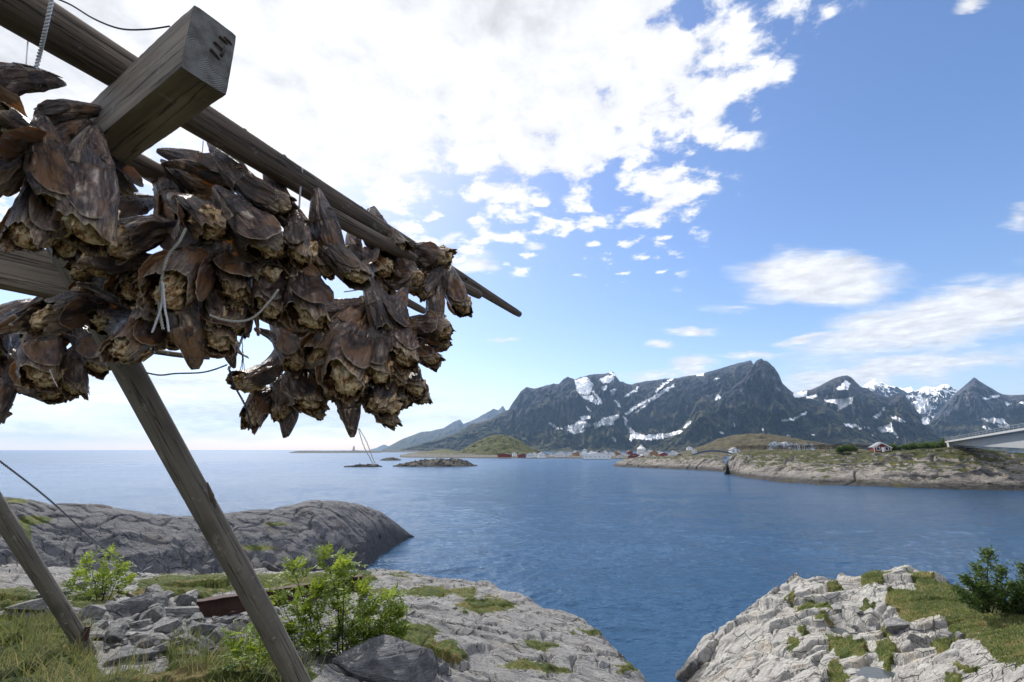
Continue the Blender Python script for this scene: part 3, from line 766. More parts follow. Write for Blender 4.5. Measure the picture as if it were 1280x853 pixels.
# main massif
ridge('mountain', [(500,563,4300),(515,558,4300),(540,551,4400),(558,545,4400),(572,541,4500),(589,530,4500),(602,528,4500),(614,524,4600),(625,517,4600),(636,512,4700),(640,505,4700),(645.6,497,4700),(651,489,4700),(658,484,4700),(667.5,485.6,4800),(676,484,4800),(683,481.5,4800),(692,480,4800),(699,480,4800),(704,475,4800),(709.7,471.6,4800),(715,473,4800),(719,475,4800),(724,472,4800),(730,470.6,4850),(738,468.5,4900),(745.6,467.5,4900),(756,467,4900),(766,465,4900),(769,467,4900),(772,473,4900),(775,477,5000),(779,477.5,5000),(783,480,5000),(790,481,5000),(795.6,479,5000),(808,477,5000),(818,476,5000),(830,474,5000),(842,473,5000),(855,471,5000),(868,469,5000),(878,467.5,5000),(888,464,5000),(899.4,461,5000),(912,457,5000),(925.6,453.6,5000),(933,451.5,5000),(938.7,450.3,5000),(942,456,5000),(950,470,5000),(975,500,5000),(1010,540,5000),(1040,563,5000)],
      [(480,3300),(640,3200),(700,3000),(1060,3100)], 'mountain_rock', 'broad dark mountain wall with snow gullies rising behind the fishing village', amp=95, ns=.0032, gully=330, gs=30, seed=3, ncol=1000, nrow=260, nb=25, prof=talus(.42,.20), attrs=snow_attr, crest_amp=.05, steep_noise=(150,.0045))
# pointed peak and its shoulders
ridge('mountain', [(800,563,3500),(835,548,3550),(850,536,3600),(862,522,3600),(870,503,3600),(878,497,3600),(884,498,3600),(892,507,3650),(899,500,3700),(905,490,3800),(912,489,3800),(920,480,3900),(926,476,3900),(934,469,4000),(940,458,4000),(946,451,4000),(951.9,448.7,4000),(955,451,4000),(958.4,451.3,4000),(968,459.5,4000),(973,467,4000),(978,479,4000),(984,485,4000),(991,490.7,4000),(1000,493,4000),(1010,496,4000),(1022,500,3950),(1030,506,3900),(1040,512,3900),(1052,520,3900),(1062,531,3850),(1075,539,3800),(1092,549,3750),(1120,563,3700)],
      [(790,2800),(1130,2900)], 'mountain_rock', 'sharp pointed dark peak standing in front of the long mountain wall', amp=80, ns=.0035, gully=300, gs=30, seed=9, ncol=620, nrow=240, nb=20, prof=talus(.38,.2), attrs=snow_attr, crest_amp=.05, steep_noise=(140,.0045))
ridge('mountain', [(975,530,4900),(990,497,4900),(998,491,4900),(1004.4,489,4900),(1014,487,4900),(1024,482.5,4900),(1034,477,4900),(1043.7,472.6,4900),(1052,470.5,4900),(1058.5,469.4,4900),(1065,472.6,4900),(1070,478,4900),(1076.5,484,4900),(1083,484.5,4900),(1089.7,489,4900),(1102.8,494,4800),(1110,496,4800),(1114,494,4800),(1122.5,491.7,4700),(1127,491.5,4700),(1132,495.6,4700),(1142,508.7,4600),(1148,516,4600),(1155,525,4500),(1164,534,4500),(1171.7,541.5,4500),(1186,549,4400),(1201,554.7,4400),(1225,563,4300)],
      [(960,3200),(1240,3400)], 'mountain_rock', 'dark double-topped mountain with snow patches right of the pointed peak', amp=85, ns=.0035, gully=320, gs=32, seed=14, ncol=600, nrow=220, nb=20, prof=talus(.4,.2), attrs=snow_attr, crest_amp=.05, steep_noise=(140,.0045))
ridge('mountain', [(1040,540,8200),(1068,500,8200),(1076.5,485,8200),(1085,478,8200),(1093,473.3,8200),(1098,476,8200),(1102.8,477.6,8200),(1112,482,8200),(1122.5,484,8200),(1130,486,8200),(1139,484,8200),(1144,489,8200),(1148.7,488.4,8200),(1153,485,8200),(1158.6,484,8200),(1170,485,8200),(1178,481.5,8200),(1184.8,481,8200),(1190,484,8200),(1194.6,486.4,8200),(1215,505,8200),(1260,540,8200)],
      [(1030,6200),(1270,6200)], 'mountain_snowy', 'distant snow covered mountain between the dark peaks', amp=190, ns=.0024, gully=500, gs=50, seed=31, ncol=420, nrow=150, prof=talus(.35,.22), attrs=snow_attr, crest_amp=.05, steep_noise=(160,.004))
ridge('mountain', [(1120,563,6100),(1145,545,6100),(1160,530,6100),(1168,522,6100),(1175,513,6100),(1181.5,505.5,6100),(1191,495,6100),(1201,485.8,6100),(1210,478,6100),(1217.6,471.7,6100),(1221,474,6100),(1225.8,477.6,6100),(1232,481,6100),(1240.6,485.8,6100),(1247,490,6100),(1253.7,493,6100),(1265,494,6100),(1280,493.5,6100),(1310,480,6100),(1350,500,6100),(1400,563,6100)],
      [(1100,4600),(1420,4600)], 'mountain_right', 'grey pyramid shaped mountain at the right end of the range', amp=120, ns=.003, gully=350, gs=34, seed=41, ncol=480, nrow=170, prof=talus(.4,.25), attrs=snow_attr, crest_amp=.05, steep_noise=(140,.005))
# faint far island
ridge('mountain', [(462,562.4,16000),(471,560,16000),(478,556.5,16000),(481,556,16000),(486,558.5,16000),(493,558,16000),(500,562,16000)], [(440,15000),(520,15000)], 'mountain_rock', 'faint pale blue island peak far out on the horizon', amp=30, ns=.002, seed=2, ncol=60, nrow=20)

# hills and low shores by the village
dome = lambda q: np.sin(q * np.pi / 2) ** .9
ridge('hill', [(560,571,900),(572,566,900),(585,558,920),(597,552,930),(608,547,930),(618,544.5,930),(628,543.5,930),(640,546,930),(652,552,920),(662,559,910),(675,565,900),(695,571,900)], [(540,800),(720,800)], 'knoll', 'rounded green knoll at the left edge of the village', amp=7, ns=.03, seed=5, ncol=180, nrow=60, prof=dome, steep_noise=(4,.05))
ridge('hill', [(845,567,1300),(880,557,1300),(897,549,1320),(915,545,1350),(935,543,1350),(960,543.5,1350),(985,547,1350),(1010,551,1300),(1040,556,1280),(1070,560,1250),(1100,566,1250)], [(820,1000),(1120,1000)], 'brown_hill', 'low brown grassy hill behind the fish drying racks', amp=8, ns=.02, seed=6, ncol=260, nrow=60, prof=dome, steep_noise=(4,.04))
ridge('shore', [(500,569,1000),(510,567,1000),(525,565.5,1000),(540,563.5,1000),(556,561.5,980),(566,563,980),(578,566,960),(592,567,930),(620,568,930),(680,569,900),(740,568,880),(800,568,850),(850,568,850),(890,568,850),(910,572,850)], [(490,760),(560,700),(600,660),(700,650),(760,625),(930,620)], 'shore_strip', 'low rocky shore strip carrying the village houses', amp=1.6, ns=.05, seed=8, ncol=700, nrow=50, prof=lambda q: 1 - (1 - q) ** 2.5, steep_noise=(3,.08))
# skerries (px range, top line, distance)
def islet(pts, Rc, dpt, label, seed, amp=.5, ns=.2):
    ridge('skerry', [(x, y, Rc) for x, y in pts], [(pts[0][0] - 5, Rc - dpt), (pts[-1][0] + 5, Rc - dpt)], 'islet_rock', label, zf=-.8, amp=amp * 4.2, ns=ns * 1.2, seed=seed, ncol=220, nrow=40, prof=lambda q: 1 - (1 - q) ** 1.6, crest_amp=.8, steep_noise=(amp * 5, ns * .8))
islet([(488,584),(500,580.5),(510,579),(518,577),(530,575.5),(540,575),(550,573.5),(558,575),(567,574),(576,574),(584,577),(590,580),(597,582.5)], 366, 20, 'largest brown skerry in the bay, below the left peaks', 51)
islet([(473,576),(480,574),(488,572.5),(495,573),(503,576)], 580, 30, 'small low skerry between the far reef and the largest one', 52)
islet([(430,584),(440,583),(450,581.5),(462,581.5),(472,582),(478,584)], 362, 14, 'tiny flat skerry under the dangling white strings', 53)
islet([(362,566),(370,564.5),(380,564),(400,564.3),(420,564.2),(436,564),(445,563.6),(458,564.5),(470,565.5),(480,566.2)], 2200, 300, 'long thin reef on the horizon', 54, 1.2, .05)
islet([(440,564.6),(460,563.9),(480,563.5),(500,563.8),(520,563.6),(540,565)], 2600, 300, 'low rock line at the foot of the left peaks', 55, 1.2, .05)

# headlands right
hp = lambda q: 1 - (1 - q) ** 1.9
wl1 = [(760,583.3),(800,585),(850,587),(880,588.5),(906,590.5),(915,591)]
ridge('headland', [(764,583,372),(772,577,375),(782,573.5,375),(800,571.5,372),(820,570.5,365),(840,569.5,356),(860,569,346),(880,568.5,336),(893,569,330),(901,572,324),(906,577,318),(911,590,312)], [(x, RW(x, y)) for x, y in wl1], 'headland', 'low pale rock headland left of the narrow gap', zf=-1, amp=1.1, ns=.09, seed=61, ncol=500, nrow=110, prof=hp, steep_noise=(1.8,.14), crest_amp=.35, ledge=(1.1,.12,.6))
wl2 = [(900,590),(924,597),(950,601),(980,604),(1019,607),(1072,608),(1120,610),(1167,611.5),(1256,613.5),(1400,616),(1520,618)]
ridge('headland', [(905,592,262),(909,576,275),(915,567,285),(925,564.5,285),(940,564,283),(960,563.5,278),(985,564.5,270),(1010,564,264),(1035,564.5,258),(1060,564,252),(1085,563.5,248),(1100,563.5,246),(1118,562,245),(1150,560,243),(1172,559.5,242),(1196,558.5,240),(1222,559,240),(1240,562,240),(1260,565,242),(1290,566,246),(1340,564,255),(1420,562,270),(1500,570,290)],
      [(x, RW(x, y)) for x, y in wl2], 'headland', 'long grey rock headland topped with grass, under the red cabin', zf=-1, amp=1.7, ns=.06, seed=63, ncol=1000, nrow=180, prof=hp, steep_noise=(3.0,.11), crest_amp=.2, ledge=(1.3,.10,.5))

# left whaleback rock
ridge('rock_headland', [(-160,640,52),(-60,618,52),(0,621,52),(25,622,52),(63,629.5,53),(89,628,53),(118,629.5,53),(148,634.6,52),(177,640,52),(228,645.6,52),(287,640,54),(338,636,56),(371,629.5,58),(388,625,59),(422,626,60),(447,629.5,64),(477,640,66.5),(502,659,69),(512,667,70),(521,673,70.5)],
      [(-180,38),(0,38),(150,40),(300,43),(400,44.5),(464,52),(490,61),(510,67),(521,70)], 'dark_rock', 'smooth dark whaleback rock lying in the water across the cove', zf=-.8, amp=.42, ns=.3, seed=71, ncol=900, nrow=260, nb=40, prof=lambda q: 1 - (1 - q) ** 2.3, steep_noise=(.5,.4), crest_amp=.2, ledge=(.32,.42,1.15),
      attrs=lambda X, Y, Z: {'moss': np.clip(.5 + .12 * np.maximum.reduce([ell(*proj(X, Y, Z)[:2], 22, 626, 13, 3), ell(*proj(X, Y, Z)[:2], 45, 650, 18, 5), ell(*proj(X, Y, Z)[:2], 30, 668, 9, 22), ell(*proj(X, Y, Z)[:2], 345, 655, 12, 2), ell(*proj(X, Y, Z)[:2], 320, 685, 22, 3)]), 0, 1) * 1.0})

# ------------------------------------------------------------------ near shore
def pc(px, py, z): v = PZ(px, py, z); return (v.x, v.y, z)
GC = [(0,0,10.42),(-6,0,10.6),(4,0,10.1),(-12,6,10.3),(-16,14,9.4),(7,-5,9.8),(-4,-6,10.6),(-22,14,9.0),
      pc(100,808,10.46),pc(0,853,10.55),pc(0,760,10.15),pc(300,853,10.42),pc(420,853,10.2),pc(200,800,10.25),pc(0,706,9.2),pc(60,715,9.0),pc(150,719,8.5),pc(250,760,9.55),pc(250,716,7.9),pc(330,735,8.9),pc(400,745,8.9),pc(400,716,7.7),pc(450,800,9.45),pc(455,714,7.45),
      pc(510,717,7.35),pc(560,853,9.2),pc(620,737,7.5),pc(600,790,8.55),pc(700,762,7.6),pc(680,820,8.3),pc(760,805,7.7),pc(800,852,7.7),pc(740,850,8.3),pc(560,760,8.3),pc(500,760,8.6),pc(650,900,9.1),pc(820,920,8.2),pc(900,1050,8.6)]
gz0 = TPS(GC, .01)
EDGE = [pc(x, y, z)[:2] for x, y, z in [(-200,705,9.2),(0,704,9.2),(60,713,9.0),(150,718,8.5),(250,715,7.9),(330,714,7.8),(400,714.5,7.7),(455,712,7.45),(510,716,7.35),(560,725,7.4),(620,736,7.5),(660,748,7.6),(700,761,7.6),(735,780,7.6),(760,803,7.7),(785,830,7.7),(798,852,7.7),(812,900,8.0)]] + [(3.6,5.5),(5.5,2),(8,-3),(9,-12),(-26,-12),(-26,14)]
def ground_base(x, y):
    d = -poly_sd(x, y, EDGE)
    z = gz0(x, y)
    z = np.clip(z, 5, 11.5)
    dd = np.maximum(d + .15, 0)
    return z - (dd ** 1.6) * .9, d
def strata(x, y, rot, sx, sy):
    c, s = math.cos(rot), math.sin(rot)
    return (x * c + y * s) * sx, (-x * s + y * c) * sy
def ground_z(x, y):
    z, d = ground_base(x, y)
    wx = x + fbm(x * .7, y * .7, o=3, seed=4) * .9; wy = y + fbm(x * .7, y * .7, o=3, seed=8) * .9
    big = fbm(x * .33, y * .33, o=4, seed=90) * .28
    a, b = strata(wx, wy, R_(32), .55, 1.5); f1, fe, cid = worley(a, b, 3)
    a2, b2 = strata(wx, wy, R_(32), 1.6, 4.2); g1, ge, cid2 = worley(a2, b2, 6)
    blocks = facets(a, b, 3, .9) * .11 + facets(a2, b2, 6, .8) * .035
    cracks = -.09 * np.exp(-(fe / .035) ** 2) - .025 * np.exp(-(ge / .06) ** 2)
    det = fbm(x * 2.3, y * 2.3, o=6, seed=33) * .045 + (ridged(*strata(wx, wy, R_(32), 1.0, 3.4), o=5, seed=12) - .4) * .04
    near = sstep(2.2, 5, np.hypot(x, y))
    return z + big * (.25 + .75 * near) + (blocks + cracks + det) * (.35 + .65 * near)
MOSS = [('e',540,740,38,6,1),('e',608,757,34,10,1),('e',585,741,9,7,1),('e',455,721,16,7,1),('e',742,790,24,4,1),('e',672,806,20,5,1),('e',566,815,19,13,1),('e',522,806,30,24,1),('e',655,832,30,6,.9),('e',690,838,22,5,.8),('e',500,719,14,3,1),('e',480,741,20,5,1),
        ('e',786,835,12,4,.8),('e',500,790,20,15,1),('p',[(165,728),(210,719),(290,719),(292,740),(240,748),(170,745)]),('p',[(300,722),(360,716),(470,716),(468,727),(400,735),(320,738)]),('p',[(-60,738),(30,736),(62,742),(50,756),(-60,760)]),
        ('p',[(-200,775),(20,770),(85,775),(112,806),(124,846),(212,842),(236,826),(300,806),(345,812),(395,846),(430,1300),(-900,1300),(-900,775)]),('p',[(214,812),(240,800),(262,820),(240,850),(205,853)]),('p',[(85,745),(130,735),(160,748),(140,762),(90,765)]),('p',[(420,1000),(900,1100),(1500,1500),(-900,1500)])]
PM_REF = [None]
def moss_d(x, y, z, spec):
    px, py, d = proj(x, y, z)
    wq = 12 if spec is PM_REF[0] else 26
    px = px + fbm(x * 2.2, y * 2.2, o=4, seed=61) * wq; py = py + fbm(x * 2.2, y * 2.2, o=4, seed=62) * wq * .38
    m = np.full(px.shape, -50.0)
    for s_ in spec:
        m = np.maximum(m, ell(px, py, *s_[1:5]) if s_[0] == 'e' else poly_sd(px, py, s_[1]))
    return np.where(d > .1, m, 20.0)
def near_ground():
    az = np.radians(np.concatenate([np.linspace(-180, -60, 60)[:-1], np.linspace(-60, 38, 880), np.linspace(38, 180, 60)[1:]]))
    r = np.concatenate([np.geomspace(.05, 2.2, 25)[:-1], np.geomspace(2.2, 34, 640)])
    Rr, A = np.meshgrid(r, az, indexing='ij')
    x, y = Rr * np.sin(A), Rr * np.cos(A)
    z = ground_z(x, y)
    md = moss_d(x, y, z, MOSS)
    ms = np.clip(.5 + md * .12, 0, 1)
    cover = sstep(.4, 1, ms)
    zb, d = ground_base(x, y)
    z = z + cover * (.035 + .05 * fbm(x * 5, y * 5, o=4, seed=2))
    z = np.maximum(z, -2.0)
    o = grid_obj('ground', x, y, z, M['shore_rock'], {'moss': ms}, flip=True)
    tag(o, 'cracked grey shore rock with mossy patches sloping to the water', kind='structure')
near_ground()

# right promontory
PCN = [pc(*q) for q in [(850,836,.3),(880,800,1.7),(912,778,2.7),(945,752,3.8),(975,735,4.5),(1000,723,4.9),(1040,719,5.1),(1075,716,5.3),(1110,714,5.5),(1135,712,5.7),(1160,720,5.75),(1200,741,5.75),(1240,753,5.9),(1290,768,6.1),
      (950,800,3.0),(1000,853,3.4),(1050,787,4.15),(1100,840,4.6),(1150,790,5.25),(1200,800,5.8),(1280,853,6.8),(1250,810,6.3),(1100,770,4.9),(900,840,1.5),(950,853,2.4),(1010,760,4.3),(1060,750,4.9),(1000,1000,3.6),(1280,1000,7.2),(1450,853,7.6),(1500,770,6.8),(870,900,.8),(1450,1000,8.2)]]
pz0 = TPS(PCN, .01)
PEDGE = [pc(*q)[:2] for q in [(846,838,.25),(868,812,1.2),(880,799,1.7),(910,777,2.7),(943,751,3.8),(975,733,4.5),(1000,722,4.9),(1040,718,5.1),(1075,715,5.3),(1110,713,5.5),(1135,711,5.7),(1165,720,5.75),(1200,739,5.75),(1240,752,5.9),(1290,766,6.1),(1400,772,6.4),(1560,775,6.8)]] + [(50,10),(40,0),(16,2),(9,12),pc(840,960,.2)[:2],pc(842,880,.2)[:2]]
def prom_z(x, y):
    d = -poly_sd(x, y, PEDGE)
    z = np.clip(pz0(x, y), -1, 9)
    dd = np.maximum(d + .1, 0); z = z - dd ** 1.5 * 1.1
    wx = x + fbm(x * .4, y * .4, o=3, seed=14) * 1.2; wy = y + fbm(x * .4, y * .4, o=3, seed=18) * 1.2
    a, b = strata(wx, wy, R_(-38), .34, .95); f1, fe, cid = worley(a, b, 23)
    a2, b2 = strata(wx, wy, R_(-38), 1.0, 2.3); g1, ge, cid2 = worley(a2, b2, 26)
    rel = facets(a, b, 23, 1.0) * .40 + facets(a2, b2, 26, 1.0) * .09 - .34 * np.exp(-(fe / .05) ** 2) - .12 * np.exp(-(ge / .07) ** 2)
    rel = rel + fbm(x * 1.2, y * 1.2, o=6, seed=35) * .07 + (ridged(*strata(wx, wy, R_(-38), .35, 1.1), o=5, seed=37) - .4) * .12 + fbm(x * .25, y * .25, o=3, seed=38) * .35
    return z, rel, d
PM = [('p',[(1128,714),(1160,718),(1205,742),(1245,756),(1400,775),(1500,853),(1500,900),(1330,870),(1262,838),(1225,812),(1195,792),(1172,772),(1150,778),(1128,775),(1108,752),(1118,735),(1148,735),(1135,716),(1100,716),(1098,722)]), ('e',1090,724,13,13,1),('e',1041,733,8,9,1),('e',990,748,6,8,1),
      ('e',1020,757,24,4,1),('e',1028,768,12,4,1),('e',1082,757,8,10,1),('p',[(1028,788),(1050,792),(1078,800),(1082,818),(1050,816),(1036,806)]),('p',[(1035,826),(1048,822),(1062,853),(1066,900),(1036,900)]),('e',1105,805,14,8,1),('e',1112,785,12,8,.9),('p',[(1095,800),(1112,808),(1116,838),(1108,836),(1100,815)]),('e',1208,838,14,3,1),('e',1192,852,12,8,1),('e',1178,802,10,9,1),('e',992,806,5,12,.8),('e',1003,785,5,8,.8)]
PM_REF[0] = PM
POOLS = [(1052,785,8,6),(1108,842,22,9)]
def prom_full(x, y):
    z, rel, d = prom_z(x, y)
    ms = np.clip(.5 + moss_d(x, y, z, PM) * .12, 0, 1); cv = sstep(.4, .9, ms)
    z2_ = z + rel * (1 - .75 * cv) + cv * (.06 + .16 * fbm(x * 1.3, y * 1.3, o=5, seed=52))
    for (a, b, rx, ry), q in zip(POOLS, POOLV):
        rr = np.hypot((x - q[0]) / q[3], (y - q[1]) / q[4])
        z2_ = z2_ * sstep(.6, 1.5, rr) + (q[2] - .25) * (1 - sstep(.6, 1.5, rr))
    return np.maximum(z2_, -1.5), ms
POOLV = []
for (a, b, rx, ry) in POOLS:
    zz = {1052: 4.0, 1108: 4.5}[a]; v = PZ(a, b, zz); POOLV.append((v.x, v.y, zz, rx * v.y / F * 1.1, ry * v.y / F * 2.6))
def promontory():
    xs = np.linspace(6, 36, 760); ys = np.linspace(7, 34, 640)
    x, y = np.meshgrid(xs, ys)
    z, ms = prom_full(x, y)
    o = grid_obj('rock_promontory', x, y, z, M['pale_rock'], {'moss': ms})
    tag(o, 'pale cracked rock point with green turf on its right side', kind='structure')
    for q in POOLV:
        th = np.linspace(0, 2 * np.pi, 30)[:-1]
        mb = MB(); mb.add([(q[0] + q[3] * 1.15 * math.cos(a), q[1] + q[4] * 1.15 * math.sin(a), q[2] - .14) for a in th], [list(range(29))])
        tag(mb.build('rain_pool', M['pool_water']), 'small still rain pool in a hollow of the pale rock', kind='structure')
promontory()
haze()
# ------------------------------------------------------------------ timber of the drying rack
def pole(name, p0, p1, r0, r1, mat_, label, seed=0, seg=18, n=26, bend=.012, grp=None, rough=.05, notch=False):
    p0, p1 = Vector(p0), Vector(p1); L = (p1 - p0).length
    pts = []; rs = []
    for i in range(n):
        f = i / (n - 1); q = p0.lerp(p1, f)
        q += Vector((math.sin(f * 5 + seed), math.cos(f * 4 + seed * 2), math.sin(f * 6.3 + seed * 3))) * bend * math.sin(f * math.pi)
        pts.append(q); rs.append(r0 + (r1 - r0) * f)
    rs[0] *= .93; rs[-1] *= .9
    mb = MB(); mb.tube(pts, rs, seg, True, rough, seed)
    o = mb.build(name, M[mat_], smooth=True, local=p0); o.location = p0
    tag(o, label, 'pole' if 'pole' in name or 'rail' in name else 'post', grp); return o
def knots(par, p0, p1, r0, r1, seed, n=5, mat_='pole_wood', faceto=True):
    """short branch stubs sticking out of a pole"""
    rng = random.Random(seed); p0, p1 = Vector(p0), Vector(p1); ax = (p1 - p0).normalized(); cv = Vector((0, 0, CAMZ))
    for i in range(n):
        f = rng.uniform(.08, .92); q = p0.lerp(p1, f); r = r0 + (r1 - r0) * f
        d = (cv - q).normalized(); d = (d - ax * d.dot(ax)).normalized(); e = ax.cross(d)
        a = rng.uniform(-1.3, 1.3); d = d * math.cos(a) + e * math.sin(a)
        mb = MB(); mb.tube([q + d * r * .75, q + d * r * 1.0, q + d * (r * 1.0 + .006)], [.016, .013, .007], 8, True, .2, i)
        mb.build('knot', M[mat_], par, True, p0)
H1 = 1.245
def at_h(px, py, h): return PZ(px, py, CAMZ + h)
pa, pb = at_h(-70, -47, H1 + .005), at_h(649, 393, H1 - .02)
main = pole('rack_pole', pa, pb, .073, .031, 'pole_wood', 'thick weathered grey pole slanting overhead from the squared beam to the bare tip', 1, 22, 44, .016)
knots(main, pa, pb, .073, .031, 4, 7)
p0, p1 = at_h(60, 145, H1 - .03), at_h(530, 389, H1 - .05)
o = pole('rack_pole', p0, p1, .046, .032, 'pole_wood', 'thin grey pole mostly hidden behind the cod heads, ending below the main pole', 5, 16, 30, .01); knots(o, p0, p1, .046, .032, 9, 3)
p0, p1 = at_h(400, 262, H1 - .10), at_h(599, 369, H1 - .115)
o = pole('rack_pole', p0, p1, .04, .034, 'pole_wood', 'short grey pole tucked directly under the outer end of the main pole', 8, 16, 24, .006)
o = pole('rack_rail', P(150, 392, 5.4), P(312, 420, 6.2), .036, .033, 'pole_wood', 'upper of two cut pole ends showing below the large bundle of heads', 3, 12, 10)
o = pole('rack_rail', P(120, 434, 5.0), P(262, 447, 5.4), .034, .031, 'pole_wood', 'lower of two cut pole ends showing below the large bundle of heads', 6, 12, 10)
# leaning legs
a, b = P(70, 290, 1.98), P(130, 411, 2.02)
c_ = P(371, 853, 2.42); d_ = c_ + (c_ - b) * .19
leg = pole('leaning_pole', a, d_, .057, .053, 'leg_wood', 'thick leaning pole crossing the left of the view from the heads to the grass', 11, 28, 44, .010, None, .02)
tag(leg, cat='post'); knots(leg, a, d_, .057, .053, 21, 7, 'leg_wood')
mb = MB(); 
for k, (x, y, s_) in enumerate([(259, 603, .030), (263, 612, .022), (266, 620, .018)]):
    q = P(x, y, 2.13); mb.tube([q, q + Vector((.012, .0, -.025)) * (s_ / .02), q + Vector((.022, 0, -.06)) * (s_ / .02)], [.003, .008, .002], 6, True, .3, k)
mb.build('bark_splinter', M['pole_wood'], leg, True, a)
a2, b2 = P(-60, 542, 3.02), P(112, 820, 3.62)
leg2 = pole('leaning_pole', a2, b2, .053, .050, 'leg_wood', 'shorter leaning pole at the far left with its foot in the grass', 17, 26, 34, .008, None, .02)
tag(leg2, cat='post'); knots(leg2, a2, b2, .053, .050, 25, 4, 'leg_wood')
mb = MB(); q = P(108, 792, 3.55)
mb.box(q, (.03, .03, .10), .4); mb.build('foot_wedge', M['rust'], leg2, False, a2)

def timber(name, ends, w, h, label, mat_='beam_wood', axisz=Vector((0, 0, 1)), n=40, sub=8, seed=0, chips=.004):
    """squared timber swept between two points with worn, chipped arrises"""
    p0, p1 = Vector(ends[0]), Vector(ends[1]); ax = (p1 - p0).normalized(); L = (p1 - p0).length
    sx = ax.cross(axisz).normalized(); sz = sx.cross(ax)
    prof = []
    for e, (dx, dy) in enumerate([(1, 0), (0, 1), (-1, 0), (0, -1)]):
        cs = [(-1, -1), (1, -1), (1, 1), (-1, 1)]
        x0, y0 = cs[e]
        for k in range(sub):
            f = k / sub; prof.append((x0 + dx * 2 * f, y0 + dy * 2 * f))
    V = []; A = []
    npf = len(prof)
    for i in range(n + 1):
        f = i / n
        for (x, y) in prof:
            corner = min(1, max(abs(x), abs(y))) if abs(abs(x) - abs(y)) < .01 else 0
            xx, yy = x * w / 2, y * h / 2
            nz_ = float(noise3(np.array([xx * 22 + seed]), np.array([yy * 22]), np.array([f * L * 9]), seed)[0])
            nq = float(noise3(np.array([xx * 60 + seed]), np.array([yy * 60]), np.array([f * L * 40]), seed)[0])
            k = 1 - (corner and (.018 + .05 * max(0, nz_))) + .012 * nq
            e_ = 1.0
            q = p0 + ax * (f * L) + sx * xx * k + sz * yy * k
            V.append(q - p0); A.append((xx, yy, f * L))
    Fc = []
    for i in range(n):
        for k in range(npf):
            a = i * npf + k; b = i * npf + (k + 1) % npf
            Fc.append([a, b, b + npf, a + npf])
    me = bpy.data.meshes.new(name); me.from_pydata([v[:] for v in V], [], Fc)
    at = me.attributes.new('wc', 'FLOAT_VECTOR', 'POINT'); at.data.foreach_set('vector', np.array(A, np.float32).ravel())
    o = link(name, me, None, [M[mat_]]); o.location = p0
    # sawn ends
    for i, nm in ((0, 0), (n, 1)):
        ring = V[i * npf:(i + 1) * npf]; c = sum(ring, Vector()) / npf
        vs = [c]; fs = []
        for lev in (1 / 3, 2 / 3, 1.0):
            for q in ring: vs.append(c + (q - c) * lev)
        for k in range(npf):
            fs.append([0, 1 + k, 1 + (k + 1) % npf])
            for lv in range(2): fs.append([1 + lv * npf + k, 1 + (lv + 1) * npf + k, 1 + (lv + 1) * npf + (k + 1) % npf, 1 + lv * npf + (k + 1) % npf])
        rt_ = Matrix((sx, sz, ax)).transposed()
        loc = c
        m2 = bpy.data.meshes.new('sawn_end'); m2.from_pydata([(rt_.transposed() @ (q - loc))[:] for q in vs], [], fs)
        e = link('sawn_end', m2, o, [M['end_grain']]); e.location = loc + ax * (.001 if i else -.001); e.rotation_euler = rt_.to_euler()
    return tag(o, label, 'beam')
# crossbeam: its near end is sawn square; corners read off at the underside of the main pole
v_dir = Vector((-math.sin(R_(59.3)), math.cos(R_(59.3)), 0))
tl = at_h(242, 5, 1.175); tr_ = at_h(293, 47, 1.175)
wv = (tr_ - tl); wv -= v_dir * wv.dot(v_dir); W_ = wv.length
cen = tl + wv / 2 + Vector((0, 0, -.103))
beam = timber('cross_beam', (cen, cen + v_dir * 1.05), W_, .206, 'heavy squared timber with a sawn end and bent nails, jutting out under the main pole', seed=3, n=60)
bx_ = Vector((wv.x, wv.y, 0)).normalized()
def on_end(u, v, d=0): return bx_ * u * W_ / 2 + Vector((0, 0, v * .103)) - v_dir * d
for k, (u0, v0, u1, v1, hgt) in enumerate([(.30, .58, .66, .52, .010), (.12, .30, .60, .20, .012), (.02, .02, .44, -.10, .010), (.48, .06, .56, .40, .012), (.50, .66, .86, .60, .009)]):
    # nails hammered over flat against the sawn end
    pts = [on_end(u0, v0) + v_dir * .01, on_end(u0, v0, hgt * .5), on_end(u0 * .5 + u1 * .5, v0 * .5 + v1 * .5, hgt * .6), on_end(u1, v1, .003)]
    MB().tube(pts, [.0045, .0042, .0036, .0016], 8, True).build('bent_nail', M['rust_nail'], beam, True)
# lower tie beam at the left
e0, e1 = P(-90, 322, 1.78), P(175, 360, 2.35)
e1.z = e0.z = (e0.z + e1.z) / 2 + .0
timber('tie_beam', (e0, e1), .10, .20, 'grey horizontal timber behind the lower left bundle of heads', seed=7)

